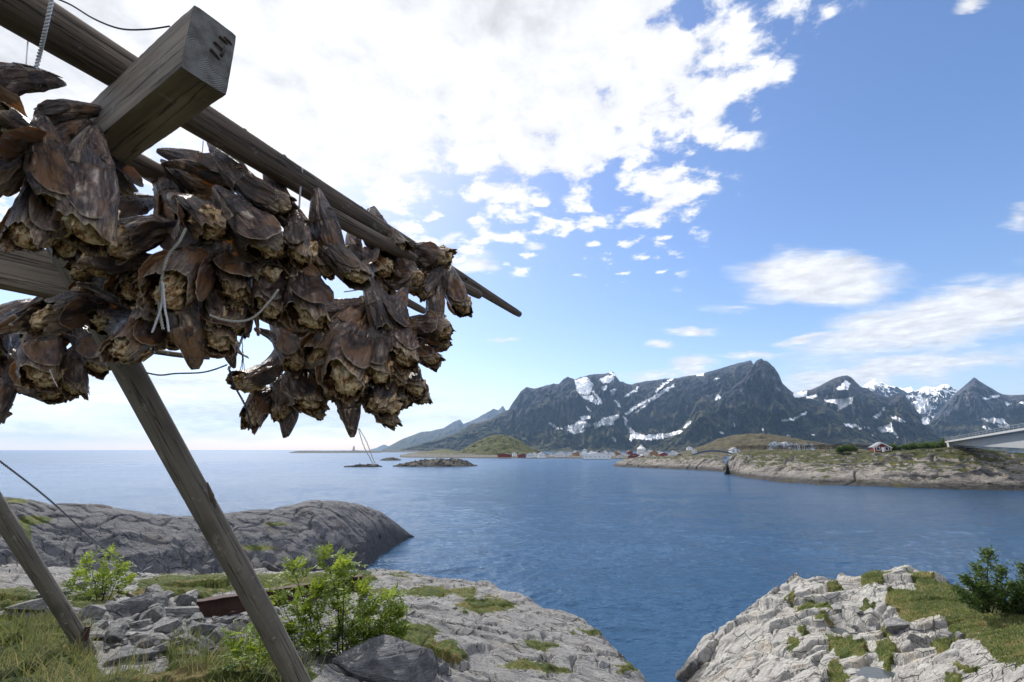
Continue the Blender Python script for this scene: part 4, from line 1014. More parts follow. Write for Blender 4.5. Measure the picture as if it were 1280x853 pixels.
# ------------------------------------------------------------------ cod heads
def head_meshes(seed, gape, flare, ragged, squash, bend):
    rng = np.random.RandomState(seed)
    NT_, NS = 80, 60
    th = np.linspace(0, 2 * np.pi, NT_, endpoint=False)
    def radii(s):
        rx = np.interp(s, [0, .05, .15, .3, .45, .6, .8, 1.0, 1.3], [.04, .07, .11, .15, .178, .195, .200, .182, .17])
        ry = np.interp(s, [0, .05, .15, .3, .45, .6, .8, 1.0, 1.3], [.035, .07, .12, .172, .21, .232, .235, .205, .19]) * squash
        return rx, ry
    def surf(S, T, off=0.0, wr=1.0):
        rx, ry = radii(S)
        c, s_ = np.cos(T), np.sin(T)
        p_ = .82
        x = np.sign(c) * np.abs(c) ** p_ * rx; y = np.sign(s_) * np.abs(s_) ** p_ * ry
        # shrunken folds running along the head
        n = ridged(c * 2.0 + seed, s_ * 2.0, S * 1.3, o=3, seed=seed, gain=.4) - .35
        n2 = fbm(c * 3.5 + seed, s_ * 3.5, S * 3.2, o=5, seed=seed + 1)
        n3 = fbm(c * 1.1 + seed, s_ * 1.1, S * 1.8, o=2, seed=seed + 2)
        k = 1 + wr * (.17 * n + .10 * n2 + .45 * n3) * np.clip(S * 4, .3, 1)
        # cheek hollow and brow
        for sg in (1, -1):
            te = np.arctan2(.45, sg * 1.0)
            dT = np.angle(np.exp(1j * (T - te)))
            dd = np.hypot(dT * .20, (S - .36))
            k = k - .20 * np.exp(-(dd / .040) ** 2) + .13 * np.exp(-((dd - .066) / .020) ** 2)
            tc = np.arctan2(-.2, sg * 1.0); dT = np.angle(np.exp(1j * (T - tc)))
            k = k - .20 * np.exp(-(dT / .35) ** 2 - ((S - .58) / .14) ** 2)
            # mouth crease
            tm = np.arctan2(-.62, sg * 1.0); dT = np.angle(np.exp(1j * (T - tm)))
            k = k - .30 * np.exp(-(dT / .14) ** 2) * np.clip(1 - S / .36, 0, 1) ** .5
        x = x * k + off * c; y = y * k + off * s_
        bx = bend * (S - .5) ** 2 * .9
        return x, y + bx, .5 - S
    # outside, ragged neck rim, then back inside as a hollow
    s_out = np.linspace(0, 1, NS); S, T = np.meshgrid(s_out, th, indexing='ij')
    rim = 1 + .6 * ragged * (fbm(np.cos(th) * 1.6 + seed, np.sin(th) * 1.6, o=3, seed=seed + 5) * 1.8 + fbm(np.cos(th) * 9 + seed, np.sin(th) * 9, o=2, seed=seed + 6) * .22) - .14 * np.clip(-np.sin(th), 0, 1)
    S = S * (1 + (rim[None] - 1) * S ** 4)
    x, y, z = surf(S, T)
    s_in = np.linspace(0, 1, 16)[1:]
    Si = rim[None] - s_in[:, None] * .52; Ti = np.broadcast_to(th[None], Si.shape)
    xi, yi, zi = surf(Si, Ti, -.012)
    sh = (1 - s_in[:, None] ** 3.5 * .98); lump = 1 + .22 * fbm(np.cos(Ti) * 4, np.sin(Ti) * 4, Si * 8, o=4, seed=seed + 8)
    xi, yi = xi * sh * lump, (yi - bend * (Si - .5) ** 2 * .9) * sh * lump + bend * (Si - .5) ** 2 * .9
    X = np.vstack([x, xi]); Y = np.vstack([y, yi]); Z = np.vstack([z, zi])
    V = np.stack([X, Y, Z], -1).reshape(-1, 3)
    inn = np.concatenate([np.clip((S - .95) / .06, 0, 1).ravel() * .8, np.ones(Si.size)])
    f = grid_faces(X.shape[0], NT_, True)
    me = np_mesh('cod_head', V, f, True, {'hc': V, 'inn': inn, 'rimw': np.concatenate([np.clip((S / rim[None] - .955) / .045, 0, 1).ravel(), np.zeros(Si.size)])})
    me.materials.append(M['cod_skin'])
    # close the snout
    bm = bmesh.new(); bm.from_mesh(me); bm.verts.ensure_lookup_table()
    bm.faces.new([bm.verts[i] for i in range(NT_)][::-1]); bm.to_mesh(me); bm.free()
    parts = []
    # gill covers: flaring thin shells with rays, one each side
    for sg in ((1, -1) if flare > .06 else (1,)):
        nu, nv = 34, 30
        u = np.linspace(0, 1, nu); v = np.linspace(-1, 1, nv)
        U, Vv = np.meshgrid(u, v, indexing='ij')
        Tm = (0 if sg > 0 else np.pi); T2 = Tm + sg * (-.12) + Vv * (.50 + .22 * U) * sg
        edge = np.sqrt(np.clip(1 - .80 * np.abs(Vv) ** 2.4, .05, 1)) * (1 + .07 * fbm(Vv * 2, U * 0 + seed, o=3, seed=seed + 20))
        S2 = .46 + U * .44 * edge
        x_, y_, z_ = surf(S2, T2, .004, 1.0)
        fl = flare * (1 + .35 * sg * (rng.rand() - .5)) * U ** 1.6
        rays = .003 * np.sin(Vv * 26 + 2 * fbm(U * 4, Vv * 3, o=2, seed=seed)) * U + .035 * U * fbm(U * 2, Vv * 1.6 + sg * 5, o=3, seed=seed + 21) 
        nrm = np.hypot(x_, y_) + 1e-6
        curl = -.10 * np.clip(U - .65, 0, 1) * flare * 4
        g = fl * .42 + .016 * U + rays + curl * .5
        x_ = x_ + x_ / nrm * g; y_ = y_ + y_ / nrm * g
        P0 = np.stack([x_, y_, z_], -1); gx = np.gradient(P0, axis=0); gy = np.gradient(P0, axis=1)
        nn_ = np.cross(gx, gy); nn_ /= np.linalg.norm(nn_, axis=-1, keepdims=True) + 1e-9
        # inner face offset
        th_ = .007 * (1 - .7 * np.maximum(U, np.abs(Vv)) ** 4)
        out_ = np.sign((nn_ * np.stack([x_, y_, 0 * z_], -1)).sum(-1).mean())
        P1 = P0 - nn_ * th_[..., None] * out_
        VV = np.concatenate([P0.reshape(-1, 3), P1.reshape(-1, 3)])
        fa = grid_faces(nu, nv); fb = fa[:, ::-1] + nu * nv
        idx = np.arange(nu * nv).reshape(nu, nv); ring = np.concatenate([idx[0], idx[1:, -1], idx[-1, ::-1][1:], idx[::-1, 0][1:-1]])
        r2 = np.roll(ring, -1); fe = np.stack([ring, ring + nu * nv, r2 + nu * nv, r2], -1)
        gm_ = np_mesh('gill_cover', VV, np.concatenate([fa, fb, fe]), True, {'hc': VV * .9 + sg, 'inn': np.repeat([0, .35], nu * nv), 'rimw': np.tile(np.clip((np.maximum(U, np.abs(Vv) * (.3 + .7 * U)) - .88) / .12, 0, 1).ravel(), 2)})
        gm_.materials.append(M['cod_gill']); parts.append(('gill_cover', gm_))
    for sg in (1, -1):
        # eye: socket ring and dull sunken ball
        te = np.arctan2(.45, sg * 1.0)
        ex, ey, ez = surf(np.array([.36]), np.array([te]), .004)
        c = Vector((float(ex[0]), float(ey[0]), float(ez[0]))); nrm_ = Vector((c.x, c.y * .9, .12)).normalized()
        q = nrm_.to_track_quat('Z', 'Y').to_matrix()
        bm = bmesh.new(); bmesh.ops.create_uvsphere(bm, u_segments=14, v_segments=9, radius=.037)
        for v_ in bm.verts: v_.co = q @ Vector((v_.co.x, v_.co.y, v_.co.z * .45)) + c - nrm_ * .006
        nb_ = len(bm.faces); NR, NC = 18, 6; rgv = []
        for a_ in range(NR):
            for b_ in range(NC):
                p1, p2 = 2 * math.pi * a_ / NR, 2 * math.pi * b_ / NC; rr_ = .050 + .010 * math.cos(p2)
                rgv.append(bm.verts.new(q @ Vector((rr_ * math.cos(p1), rr_ * math.sin(p1) * 1.05, .010 * math.sin(p2))) + c - nrm_ * .002))
        for a_ in range(NR):
            for b_ in range(NC):
                fc_ = bm.faces.new([rgv[a_ * NC + b_], rgv[((a_ + 1) % NR) * NC + b_], rgv[((a_ + 1) % NR) * NC + (b_ + 1) % NC], rgv[a_ * NC + (b_ + 1) % NC]]); fc_.material_index = 1
        em = bpy.data.meshes.new('eye'); bm.to_mesh(em); bm.free()
        for p_ in em.polygons: p_.use_smooth = True
        em.materials.append(M['cod_eye']); em.materials.append(M['socket_rim']); parts.append(('eye', em))
    # lower jaw: a horseshoe shell hinged near the cheek
    nu, nv = 22, 34
    U, Vv = np.meshgrid(np.linspace(0, 1, nu), np.linspace(-1, 1, nv), indexing='ij')
    T3 = -np.pi / 2 + Vv * .95; S3 = .46 - .45 * U * (1 - .12 * np.abs(Vv) ** 3)
    x_, y_, z_ = surf(S3, T3, .006, .6)
    hy, hz = -.02, .5 - .46
    a = gape * (U * .75 + .25); dy, dz = y_ - hy, z_ - hz
    y2 = hy + dy * np.cos(a) - dz * np.sin(a); z3 = hz + dy * np.sin(a) + dz * np.cos(a)
    x_ = x_ + .012 * fbm(U * 6, Vv * 4, o=3, seed=seed + 30)
    P0 = np.stack([x_, y2, z3], -1); gx = np.gradient(P0, axis=0); gy = np.gradient(P0, axis=1); nn_ = np.cross(gx, gy); nn_ /= np.linalg.norm(nn_, axis=-1, keepdims=True) + 1e-9
    sgn = np.sign((nn_ * np.stack([0 * x_, y2 * 0 - 1, 0 * z3], -1)).sum(-1).mean())
    P1 = P0 - nn_ * .011 * sgn
    VV = np.concatenate([P0.reshape(-1, 3), P1.reshape(-1, 3)]); fa = grid_faces(nu, nv); fb = fa[:, ::-1] + nu * nv
    idx = np.arange(nu * nv).reshape(nu, nv); ring = np.concatenate([idx[0], idx[1:, -1], idx[-1, ::-1][1:], idx[::-1, 0][1:-1]]); r2 = np.roll(ring, -1)
    jm = np_mesh('lower_jaw', VV, np.concatenate([fa, fb, np.stack([ring, ring + nu * nv, r2 + nu * nv, r2], -1)]), True, {'hc': VV, 'inn': np.concatenate([np.zeros(nu * nv), np.full(nu * nv, .6)]), 'rimw': np.tile(np.clip((np.maximum(U, np.abs(Vv)) - .92) / .08, 0, 1).ravel(), 2)})
    jm.materials.append(M['cod_skin']); parts.append(('lower_jaw', jm))
    # torn pale flesh and backbone stub in the neck
    nu, nv = 26, 34
    U, T4 = np.meshgrid(np.linspace(0, 1, nu), np.linspace(0, 2 * np.pi, nv, endpoint=False), indexing='ij')
    rr = (np.sin(np.clip(U, 0, 1) * np.pi) ** .5) * (.125 if seed % 3 else .085)
    rr = rr * (1 + 1.5 * fbm(np.cos(T4) * 1.8 + seed, np.sin(T4) * 1.8, U * 3, o=5, seed=seed + 40, gain=.65) + .6 * (ridged(np.cos(T4) * 2.5, np.sin(T4) * 2.5, U * 2, o=3, seed=seed + 41) - .3))
    tip = .07 * fbm(np.cos(T4) * 3, np.sin(T4) * 3, U * 2, o=4, seed=seed + 42) * 3 * np.sin(U * np.pi) ** .6 * (U > .4)
    x_ = rr * np.cos(T4) * 1.05; y_ = rr * np.sin(T4) * 1.2 + .045; z_ = .5 - (.60 + (.41 if seed % 3 else .33) * U) - tip
    y_ = y_ + bend * (.5 - z_ - .5) ** 2 * .9
    VV = np.stack([x_, y_, z_], -1).reshape(-1, 3)
    fm = np_mesh('torn_flesh', VV, grid_faces(nu, nv, True), True, {'hc': VV * 1.0, 'inn': np.zeros(len(VV))}); fm.materials.append(M['cod_flesh']); parts.append(('torn_flesh', fm))
    return me, parts
VAR = [head_meshes(11, .10, .10, .10, .92, .3), head_meshes(23, .55, .28, .16, .85, -.35), head_meshes(37, .02, .02, .13, .80, .15), head_meshes(41, .85, .16, .20, .95, .5),
       head_meshes(59, .25, .42, .15, .75, -.2), head_meshes(67, .05, .05, .22, 1.05, .6), head_meshes(73, .4, .03, .10, .70, -.6),
       head_meshes(83, .08, .02, .25, .88, .45), head_meshes(97, .7, .12, .12, .78, -.15), head_meshes(101, .0, .30, .18, 1.0, .1)]
VWORD = ['plain', 'ragged', 'slender', 'gaping', 'flared', 'stubby', 'bent', 'creased', 'split', 'broad']
def put_head(px, py, ang, lenpx, t_, var, roll=None, tilt=0.0, rng=random):
    if int(px * 3 + py) % 4 == 0: var = 7 + int(px + py) % 3
    """ang: where the snout points in the picture, clockwise from up; tilt > 0 turns the open neck to the viewer"""
    me, parts = VAR[var]
    c = P(px, py, t_); view = (c - Vector((0, 0, CAMZ))).normalized()
    upv = Vector((0, -SP, CP)); upv = (upv - view * upv.dot(view)).normalized(); rgt = view.cross(upv).normalized()
    L = lenpx * t_ / F / max(.80, math.cos(tilt))
    a = R_(ang); d = upv * math.cos(a) + rgt * math.sin(a)
    z_ = (d * math.cos(tilt) + view * math.sin(tilt)).normalized()
    ref = -view - z_ * (-view).dot(z_); ref = ref.normalized() if ref.length > .05 else upv
    roll = rng.uniform(-math.pi, math.pi) if roll is None else roll
    x_ = Quaternion(z_, roll) @ ref; y_ = z_.cross(x_)
    rt3 = Matrix((x_, y_, z_)).transposed()
    o = link('cod_head', me); o.location = c; o.rotation_euler = rt3.to_euler(); o.scale = (L * rng.uniform(.78, .95),) * 2 + (L,)
    for nm, pm in parts:
        q = link(nm, pm); q.parent = o
    o['_p'] = (px, py); o['_v'] = var
    return o
rg = random.Random(5)
T_ = .7
HB = {  # px, py, angle, length, depth, variant, roll, tilt
 'topmost left': [(22,98,65,88,1.30,1,.3,.1),(34,172,115,100,1.25,4,.4,.3),(108,226,4,138,1.34,2,.2,.05),(52,252,15,112,1.30,0,.5,.1),(18,242,-20,95,1.33,6,None,.2),(12,276,20,76,1.36,5,None,.3),(78,276,-8,74,1.42,3,None,.2),(135,208,-35,72,1.55,4,1.2,-.3),(75,180,30,90,1.42,1,None,0),(2,150,0,100,1.38,2,None,0),(85,140,60,70,1.45,5,None,.1),(-20,210,10,110,1.3,0,None,0),(-30,110,40,110,1.3,1,None,0),(105,170,-10,70,1.5,2,None,0),(60,205,-10,110,1.27,0,.2,.15),(8,205,40,90,1.22,3,None,.2),(85,255,12,90,1.31,6,.2,.1)],
 'large middle': [(252,207,-75,86,2.02,1,.8,.1),(196,222,-60,70,2.05,4,.2,-.2),(243,264,-50,86,1.85,4,-.6,.95),(308,232,-52,96,1.93,0,.3,.25),(306,278,-42,100,1.88,0,.5,.3),(192,288,70,90,1.95,2,.3,.1),(158,326,85,84,1.90,2,.2,.0),(243,332,42,112,1.83,0,.9,.4),(238,405,174,112,1.86,2,1.3,-.1),(158,260,50,72,2.02,5,.3,.2),(372,292,-10,74,2.0,5,.1,.8),(405,280,-14,84,2.12,2,.4,0),(338,352,12,80,2.0,0,.2,.35),(380,360,-8,90,2.05,6,.5,.25),(418,320,-45,82,2.12,2,.7,.1),(276,404,10,72,1.95,5,.1,.4),(102,388,85,84,1.86,5,.2,.75),(140,362,-55,62,1.95,3,.7,0),(180,412,35,84,1.86,3,.4,.4),(284,428,170,66,1.98,2,.2,0),(346,396,-80,60,2.1,0,.2,.1),(200,372,20,80,1.93,0,None,.2),(262,298,20,80,1.98,2,None,.1),(214,250,-20,80,2.06,5,None,.1),(322,316,-20,85,2.02,6,None,.2),(300,380,20,80,2.03,1,None,.2),(225,360,60,80,1.93,1,None,.2),(350,250,-30,70,2.1,2,None,.1),(280,195,-40,60,2.08,6,None,0),(172,340,10,70,2.0,1,None,.4),(262,375,-20,74,1.9,6,.4,.2),(195,400,-15,70,1.95,4,None,.4),(140,300,60,66,2.04,0,None,.2),(290,330,0,86,1.98,0,None,.25),(365,335,10,74,2.12,3,None,.2),(150,400,60,60,1.97,5,None,.3),(120,352,40,52,1.98,2,None,.2),(225,305,-30,76,2.0,7,None,.3),(205,335,30,76,2.0,8,None,.3),(330,285,-15,76,2.06,9,None,.3),(250,365,10,76,1.98,7,None,.3),(175,300,50,70,2.04,8,None,.2),(215,400,-10,66,1.98,9,None,.4),(310,350,0,72,2.05,7,None,.3),(235,225,-60,64,2.08,8,None,.2),(345,320,-10,70,2.1,7,None,.3),(395,310,-25,70,2.16,8,None,.3),(130,330,60,60,2.0,9,None,.3)],
 'lower left': [(36,396,-125,84,2.15,0,1.3,.0),(52,438,8,80,2.1,0,.2,.35),(90,456,12,66,2.15,5,.3,.3),(112,432,-22,66,2.2,2,.2,.1),(38,482,-60,56,2.15,6,.3,.2),(3,488,18,72,2.1,2,.2,.0),(12,432,10,74,2.15,3,None,.2),(16,458,-20,62,2.2,1,None,.3),(70,400,30,72,2.22,1,None,.2),(-15,410,0,80,2.15,2,None,.2),(-10,455,20,80,2.2,5,None,.2),(78,472,-10,52,2.28,4,None,.2),(20,390,60,66,2.25,2,None,0),(100,405,-10,62,2.3,2,None,0)],
 'large lower right': [(420,388,80,84,2.42,2,1.25,.0),(474,386,-20,88,2.44,2,1.2,.0),(426,413,38,96,2.36,0,1.35,.1),(441,434,22,104,2.32,0,.3,.3),(469,434,4,78,2.34,0,.1,.3),(497,383,10,50,2.5,5,.2,.6),(503,424,14,62,2.4,5,.3,.4),(529,408,-80,66,2.48,1,.5,.2),(524,437,-35,46,2.5,5,.3,.4),(511,466,-10,58,2.5,0,.3,.3),(484,478,14,70,2.38,6,.4,.2),(449,474,40,52,2.36,5,.2,.5),(438,506,176,80,2.3,0,1.3,.0),(468,500,-62,60,2.38,0,.3,.2),(530,462,-20,40,2.56,2,None,.3),(395,400,60,60,2.5,1,None,.1),(455,410,0,70,2.46,3,None,.1),(490,448,0,66,2.46,2,None,.2),(420,458,25,66,2.42,3,None,.2),(500,495,-30,40,2.5,5,None,.3),(452,452,-10,70,2.40,6,None,.2),(480,410,15,70,2.44,1,None,.2),(410,440,40,60,2.45,2,None,.2),(470,470,0,60,2.44,0,None,.2),(540,425,-60,40,2.6,0,.3,.3),(536,442,-30,40,2.58,8,.3,.3),(522,482,-20,46,2.5,7,.3,.3),(478,508,-15,50,2.42,5,.3,.3)],
 'small top right': [(472,290,-30,62,2.72,5,.1,.7),(466,324,-50,60,2.70,4,.2,.5),(502,334,-38,56,2.74,0,.3,.4),(530,318,-78,62,2.86,1,.2,.2),(497,352,-95,56,2.72,0,.6,.1),(540,346,38,54,2.84,0,.3,.3),(568,362,-16,58,2.95,0,.2,.3),(544,374,5,52,2.86,2,.4,.1),(444,312,-20,54,2.75,2,.4,.1),(486,308,-20,56,2.8,2,None,.2),(516,342,-20,50,2.86,6,None,.2),(556,350,-20,48,2.98,2,None,.2),(480,345,10,50,2.82,3,None,.2)],
 'small lower middle': [(356,428,-25,72,2.34,5,.3,.7),(334,464,55,72,2.36,6,.5,.2),(371,480,-15,64,2.32,5,.3,.2),(330,500,48,58,2.36,5,.2,.4),(361,518,178,54,2.38,5,.6,-.2),(390,446,-60,70,2.36,2,.3,.1),(401,502,15,40,2.38,2,.2,.1),(395,472,20,60,2.4,2,None,.2),(348,456,20,62,2.42,3,None,.2),(352,490,-10,62,2.42,0,None,.2),(380,500,10,52,2.42,6,None,.2),(375,455,10,60,2.42,1,None,.2),(340,480,80,52,2.43,2,None,.2)],
}
HEADS = {}
for bn, lst in HB.items():
    HEADS[bn] = []
    for (px, py, an, ln, tt, vr, rl, ti) in lst:
        if rl is None and bn != 'large middle' and (px * 7 + py) % 4 == 0: continue
        o = put_head(px, py, an, ln * 1.02, tt, vr, rl, ti + rg.choice([.12, .35, .5]) if 0 <= ti < .55 else ti, rg); HEADS[bn].append(o)
    # hidden backing heads on the far side of each bundle
ORD = ['topmost', 'second', 'third', 'fourth', 'fifth', 'sixth', 'seventh', 'eighth', 'ninth', 'tenth']
for bn, lst in HEADS.items():
    ys = sorted(o['_p'][1] for o in lst); nrow = max(2, round(len(lst) / 4.6)); 
    srt = sorted(lst, key=lambda o: o['_p'][1]); per = math.ceil(len(srt) / nrow)
    rows = [srt[i:i + per] for i in range(0, len(srt), per)]
    for ri, row in enumerate(rows):
        rn = 'top' if ri == 0 else 'bottom' if ri == len(rows) - 1 else ORD[ri]
        row.sort(key=lambda o: o['_p'][0])
        for k, o in enumerate(row):
            kn = 'leftmost' if k == 0 else 'rightmost' if k == len(row) - 1 else ORD[k] + ' from left'
            tag(o, f"{VWORD[o['_v']]} dried cod head, {kn} in {rn} row of {bn} bundle", 'fish head', 'dried cod heads hanging in bundles from the rack')
for lst in HEADS.values():
    for o in lst:
        del o['_p']; del o['_v']

# ------------------------------------------------------------------ cords, wires, strings
def cord(name, pts, r, m_, label, cat='string', seg=6, twist=0.0, grp=None, n=10, wob=0.0):
    """smooth curve through the points; twist > 0 lays two strands around each other"""
    pts = [Vector(p) for p in pts]; Q = []
    for i in range(len(pts) - 1):
        a = pts[max(i - 1, 0)]; b = pts[i]; c = pts[i + 1]; d = pts[min(i + 2, len(pts) - 1)]
        for k in range(n):
            f = k / n; f2, f3 = f * f, f * f * f
            Q.append(.5 * ((2 * b) + (c - a) * f + (2 * a - 5 * b + 4 * c - d) * f2 + (3 * b - a - 3 * c + d) * f3))
    Q.append(pts[-1])
    # resample finely when twisted
    mb = MB()
    if twist:
        R2 = []; acc = 0
        for a, b in zip(Q, Q[1:]):
            m = max(1, int((b - a).length / (twist / 8)))
            for k in range(m): R2.append(a.lerp(b, k / m))
        R2.append(Q[-1]); acc = 0
        for ph in (0, math.pi):
            W = []; acc = 0
            for i, q in enumerate(R2):
                if i: acc += (q - R2[i - 1]).length
                t_ = (R2[min(i + 1, len(R2) - 1)] - R2[max(i - 1, 0)]).normalized(); s1 = t_.cross(Vector((.3, 1, .2))).normalized(); s2 = t_.cross(s1)
                an = acc / twist * 2 * math.pi + ph; W.append(q + (s1 * math.cos(an) + s2 * math.sin(an)) * r * .85)
            mb.tube(W, r * .8, 5, True)
    else:
        if wob:
            Q = [q + Vector((math.sin(i * 1.9), math.cos(i * 2.3), math.sin(i * 1.3))) * wob for i, q in enumerate(Q)]
        mb.tube(Q, r, seg, True)
    o = mb.build(name, M[m_], None, True, pts[0]); o.location = pts[0]
    tag(o, label, cat, grp); return o
c = cord
c('hanging_cord', [P(70,-24,1.26),P(58,32,1.28),P(48,74,1.33),P(40,110,1.32)], .0036, 'white_cord', 'white cord from the main pole down to the topmost left bundle', 'cord', twist=.02)
c('hanging_cord', [P(35,50,1.5),P(34,62,1.5),P(32,90,1.45)], .002, 'white_cord', 'short thin cord just left of the thick white cord at top left', 'cord')
c('hanging_cord', [P(291,156,1.84),P(289,172,1.86),P(286,192,1.95)], .003, 'white_cord', 'thin white cord holding the large middle bundle, beside the squared timber', 'cord', twist=.02)
c('hanging_cord', [P(254,176,2.1),P(253,190,2.1)], .002, 'white_cord', 'tiny thread hanging left of the white cord over the middle bundle', 'cord')
c('hanging_cord', [P(378,210,2.08),P(376,230,2.1),P(374,260,2.1)], .003, 'white_cord', 'white cord from the middle of the main pole to the right side of the bundle', 'cord', twist=.02)
c('black_wire', [P(64,-4,1.25),P(88,6,1.24),P(118,24,1.22),P(150,36,1.2),P(182,37,1.18),P(212,33,1.16)], .0022, 'dark_wire', 'black wire sagging from the main pole to the squared timber', 'wire')
c('twisted_rope', [P(232,286,1.70),P(224,302,1.68),P(210,320,1.67),P(203,345,1.66),P(199,372,1.66),P(200,392,1.66),P(204,412,1.66)], .0034, 'grey_cord', 'pale kinked rope tail hanging down the front of the large middle bundle', 'rope', twist=.022)
c('twisted_rope', [P(203,352,1.655),P(202,380,1.65),P(196,400,1.65),P(190,416,1.65)], .0026, 'white_cord', 'left white strand at the end of the kinked rope tail', 'rope', twist=.018)
c('twisted_rope', [P(204,355,1.65),P(206,384,1.645),P(209,400,1.645),P(211,415,1.645)], .0026, 'white_cord', 'right white strand at the end of the kinked rope tail', 'rope', twist=.018)
c('twisted_rope', [P(262,394,1.75),P(280,400,1.76),P(300,402,1.8),P(318,396,1.82),P(334,380,1.84),P(348,362,1.86)], .0032, 'grey_cord', 'tan string looped from the middle bundle up toward the right', 'rope', twist=.02)
c('twisted_rope', [P(316,400,1.98),P(304,420,2.0),P(297,438,2.0),P(292,452,2.0),P(285,462,2.0)], .004, 'white_cord', 'black and white twisted rope dropping from the tan string', 'rope', twist=.026)
c('twisted_rope', [P(183,466,2.0),P(200,469,2.0),P(220,467,2.0),P(250,466,2.0),P(268,462,2.0),P(284,456,2.0)], .0028, 'dark_wire', 'dark twisted cord running sideways below the middle bundle to the leaning pole', 'rope', twist=.022)
c('twisted_rope', [P(286,458,2.0),P(288,468,2.0),P(292,480,2.0),P(299,493,2.0),P(307,508,2.0),P(311,522,2.0),P(314,536,2.0)], .0032, 'dark_wire', 'frayed dark rope tail hanging in front of the pale sky', 'rope', twist=.024)
for k, (dx, dy) in enumerate([(-3, 0), (1, 4), (6, -2)]):
    c('thin_line', [P(303,398,2.2),P(303,430,2.2),P(303 + dx * .3,455,2.2),P(301 + dx,470,2.2),P(303 + dx * 1.2,484 + dy,2.2)], .0016, 'dark_wire', ['left', 'middle', 'right'][k] + ' of three thin dark lines hanging right of the leaning pole', 'string', wob=.0012)
c('thin_line', [P(448,536,2.3),P(454,556,2.3),P(461,570,2.3),P(468,583,2.3)], .0019, 'grey_cord', 'left of two pale strings below the lowest cod head', 'string', wob=.0008)
c('thin_line', [P(449,536,2.3),P(458,552,2.3),P(464,568,2.3),P(470,582,2.3)], .0019, 'grey_cord', 'right of two pale strings below the lowest cod head', 'string', wob=.0008)
c('twisted_rope', [P(466,345,2.62),P(462,354,2.62),P(455,362,2.6),P(456,376,2.6),P(458,386,2.6)], .003, 'white_cord', 'short white string knotted between the two right bundles', 'rope', twist=.02)
c('twisted_rope', [P(430,365,2.55),P(445,363,2.56),P(456,361,2.6)], .0026, 'grey_cord', 'short tan string running sideways between the right bundles', 'rope', twist=.02)
c('thin_line', [P(62,462,2.0),P(66,472,2.0),P(72,484,2.0)], .0018, 'white_cord', 'white string end at the bottom of the lower left bundle', 'string', wob=.001)
c('thin_line', [P(57,484,2.1),P(66,490,2.1),P(74,486,2.1)], .0009, 'grey_cord', 'loose hair-thin strand under the lower left bundle', 'string', wob=.002)
st = [P(-30,556,2.9),P(0,577,3.2),P(65,628,3.9),P(120,678,5.6),P(158,707,7.0),P(176,720,8.0)]
sw = c('stay_wire', st, .0048, 'stay_wire', 'dark twisted stay wire slanting down across the far left rock', 'wire', twist=.06)
q0 = st[0]
for k, f in enumerate((0.0, .35, .8)):
    q = P(158 + 10 * f, 706 + 8 * f, 7.0 + f) ; mb = MB()
    mb.tube([q + Vector((math.cos(a) * .05, math.sin(a) * .03, math.sin(a) * .04 + .01 * k)) for a in np.linspace(0, 6.0, 12)], .007, 6); mb.build('knot_coil', M['stay_wire'], sw, True, q0)
MB().tube([P(172,718,7.7), P(182,712,7.8), P(190,708,7.9)], .008, 6).build('wire_tail', M['stay_wire'], sw, True, q0)
c('thin_line', [P(310, 84, 1.0), P(311, 84, 1.0)], .0001, 'white_cord', 'x', 'string') if False else None
# ------------------------------------------------------------------ loose rocks
def rock_mesh(seed, flat=.55, n=13, detail=2, rough=.05):
    rng = random.Random(seed); bm = bmesh.new()
    for i in range(n):
        v = Vector((rng.gauss(0, 1), rng.gauss(0, 1), rng.gauss(0, 1))).normalized() * rng.uniform(.8, 1.05)
        bm.verts.new((v.x * rng.uniform(.8, 1.15), v.y * .8, v.z * flat))
    r = bmesh.ops.convex_hull(bm, input=bm.verts)
    bmesh.ops.delete(bm, geom=[g for g in r['geom_interior'] if isinstance(g, bmesh.types.BMVert)], context='VERTS')
    bmesh.ops.bevel(bm, geom=list(bm.edges), offset=.035, segments=1, affect='EDGES', clamp_overlap=True)
    bmesh.ops.triangulate(bm, faces=list(bm.faces))
    bmesh.ops.subdivide_edges(bm, edges=list(bm.edges), cuts=3 if detail > 1 else 1, use_grid_fill=True)
    co = np.array([v.co[:] for v in bm.verts])
    d = fbm(co[:, 0] * 2.2 + seed, co[:, 1] * 2.2, co[:, 2] * 4, o=5, seed=seed) * rough * 2.4
    st_ = (np.floor(co[:, 2] * 9 + fbm(co[:, 0] * 1.5, co[:, 1] * 1.5, o=2, seed=seed) * 2) % 2) * rough * .35
    for v, k, s_ in zip(bm.verts, d, st_): v.co += v.co.normalized() * (k - s_)
    me = bpy.data.meshes.new('rock'); bm.to_mesh(me); bm.free(); return me
RK = [rock_mesh(i * 7 + 3, f) for i, f in enumerate([.35, .5, .42, .6, .3, .7, .45, .55])]
def gz1(x, y): return float(ground_z(np.array([float(x)]), np.array([float(y)]))[0])
def on_ground(px, py, fn=gz1, it=24):
    """where the view through a photo pixel meets the ground"""
    a, b, c_ = ray(px, py); lo, hi = .5, 60.0
    ts = np.linspace(1.5, 40, 400); z = ground_z(a * ts, b * ts); hit = np.where(CAMZ + c_ * ts <= z)[0]
    t_ = ts[hit[0]] if len(hit) else 10.0
    return Vector((a * t_, b * t_, CAMZ + c_ * t_)), t_
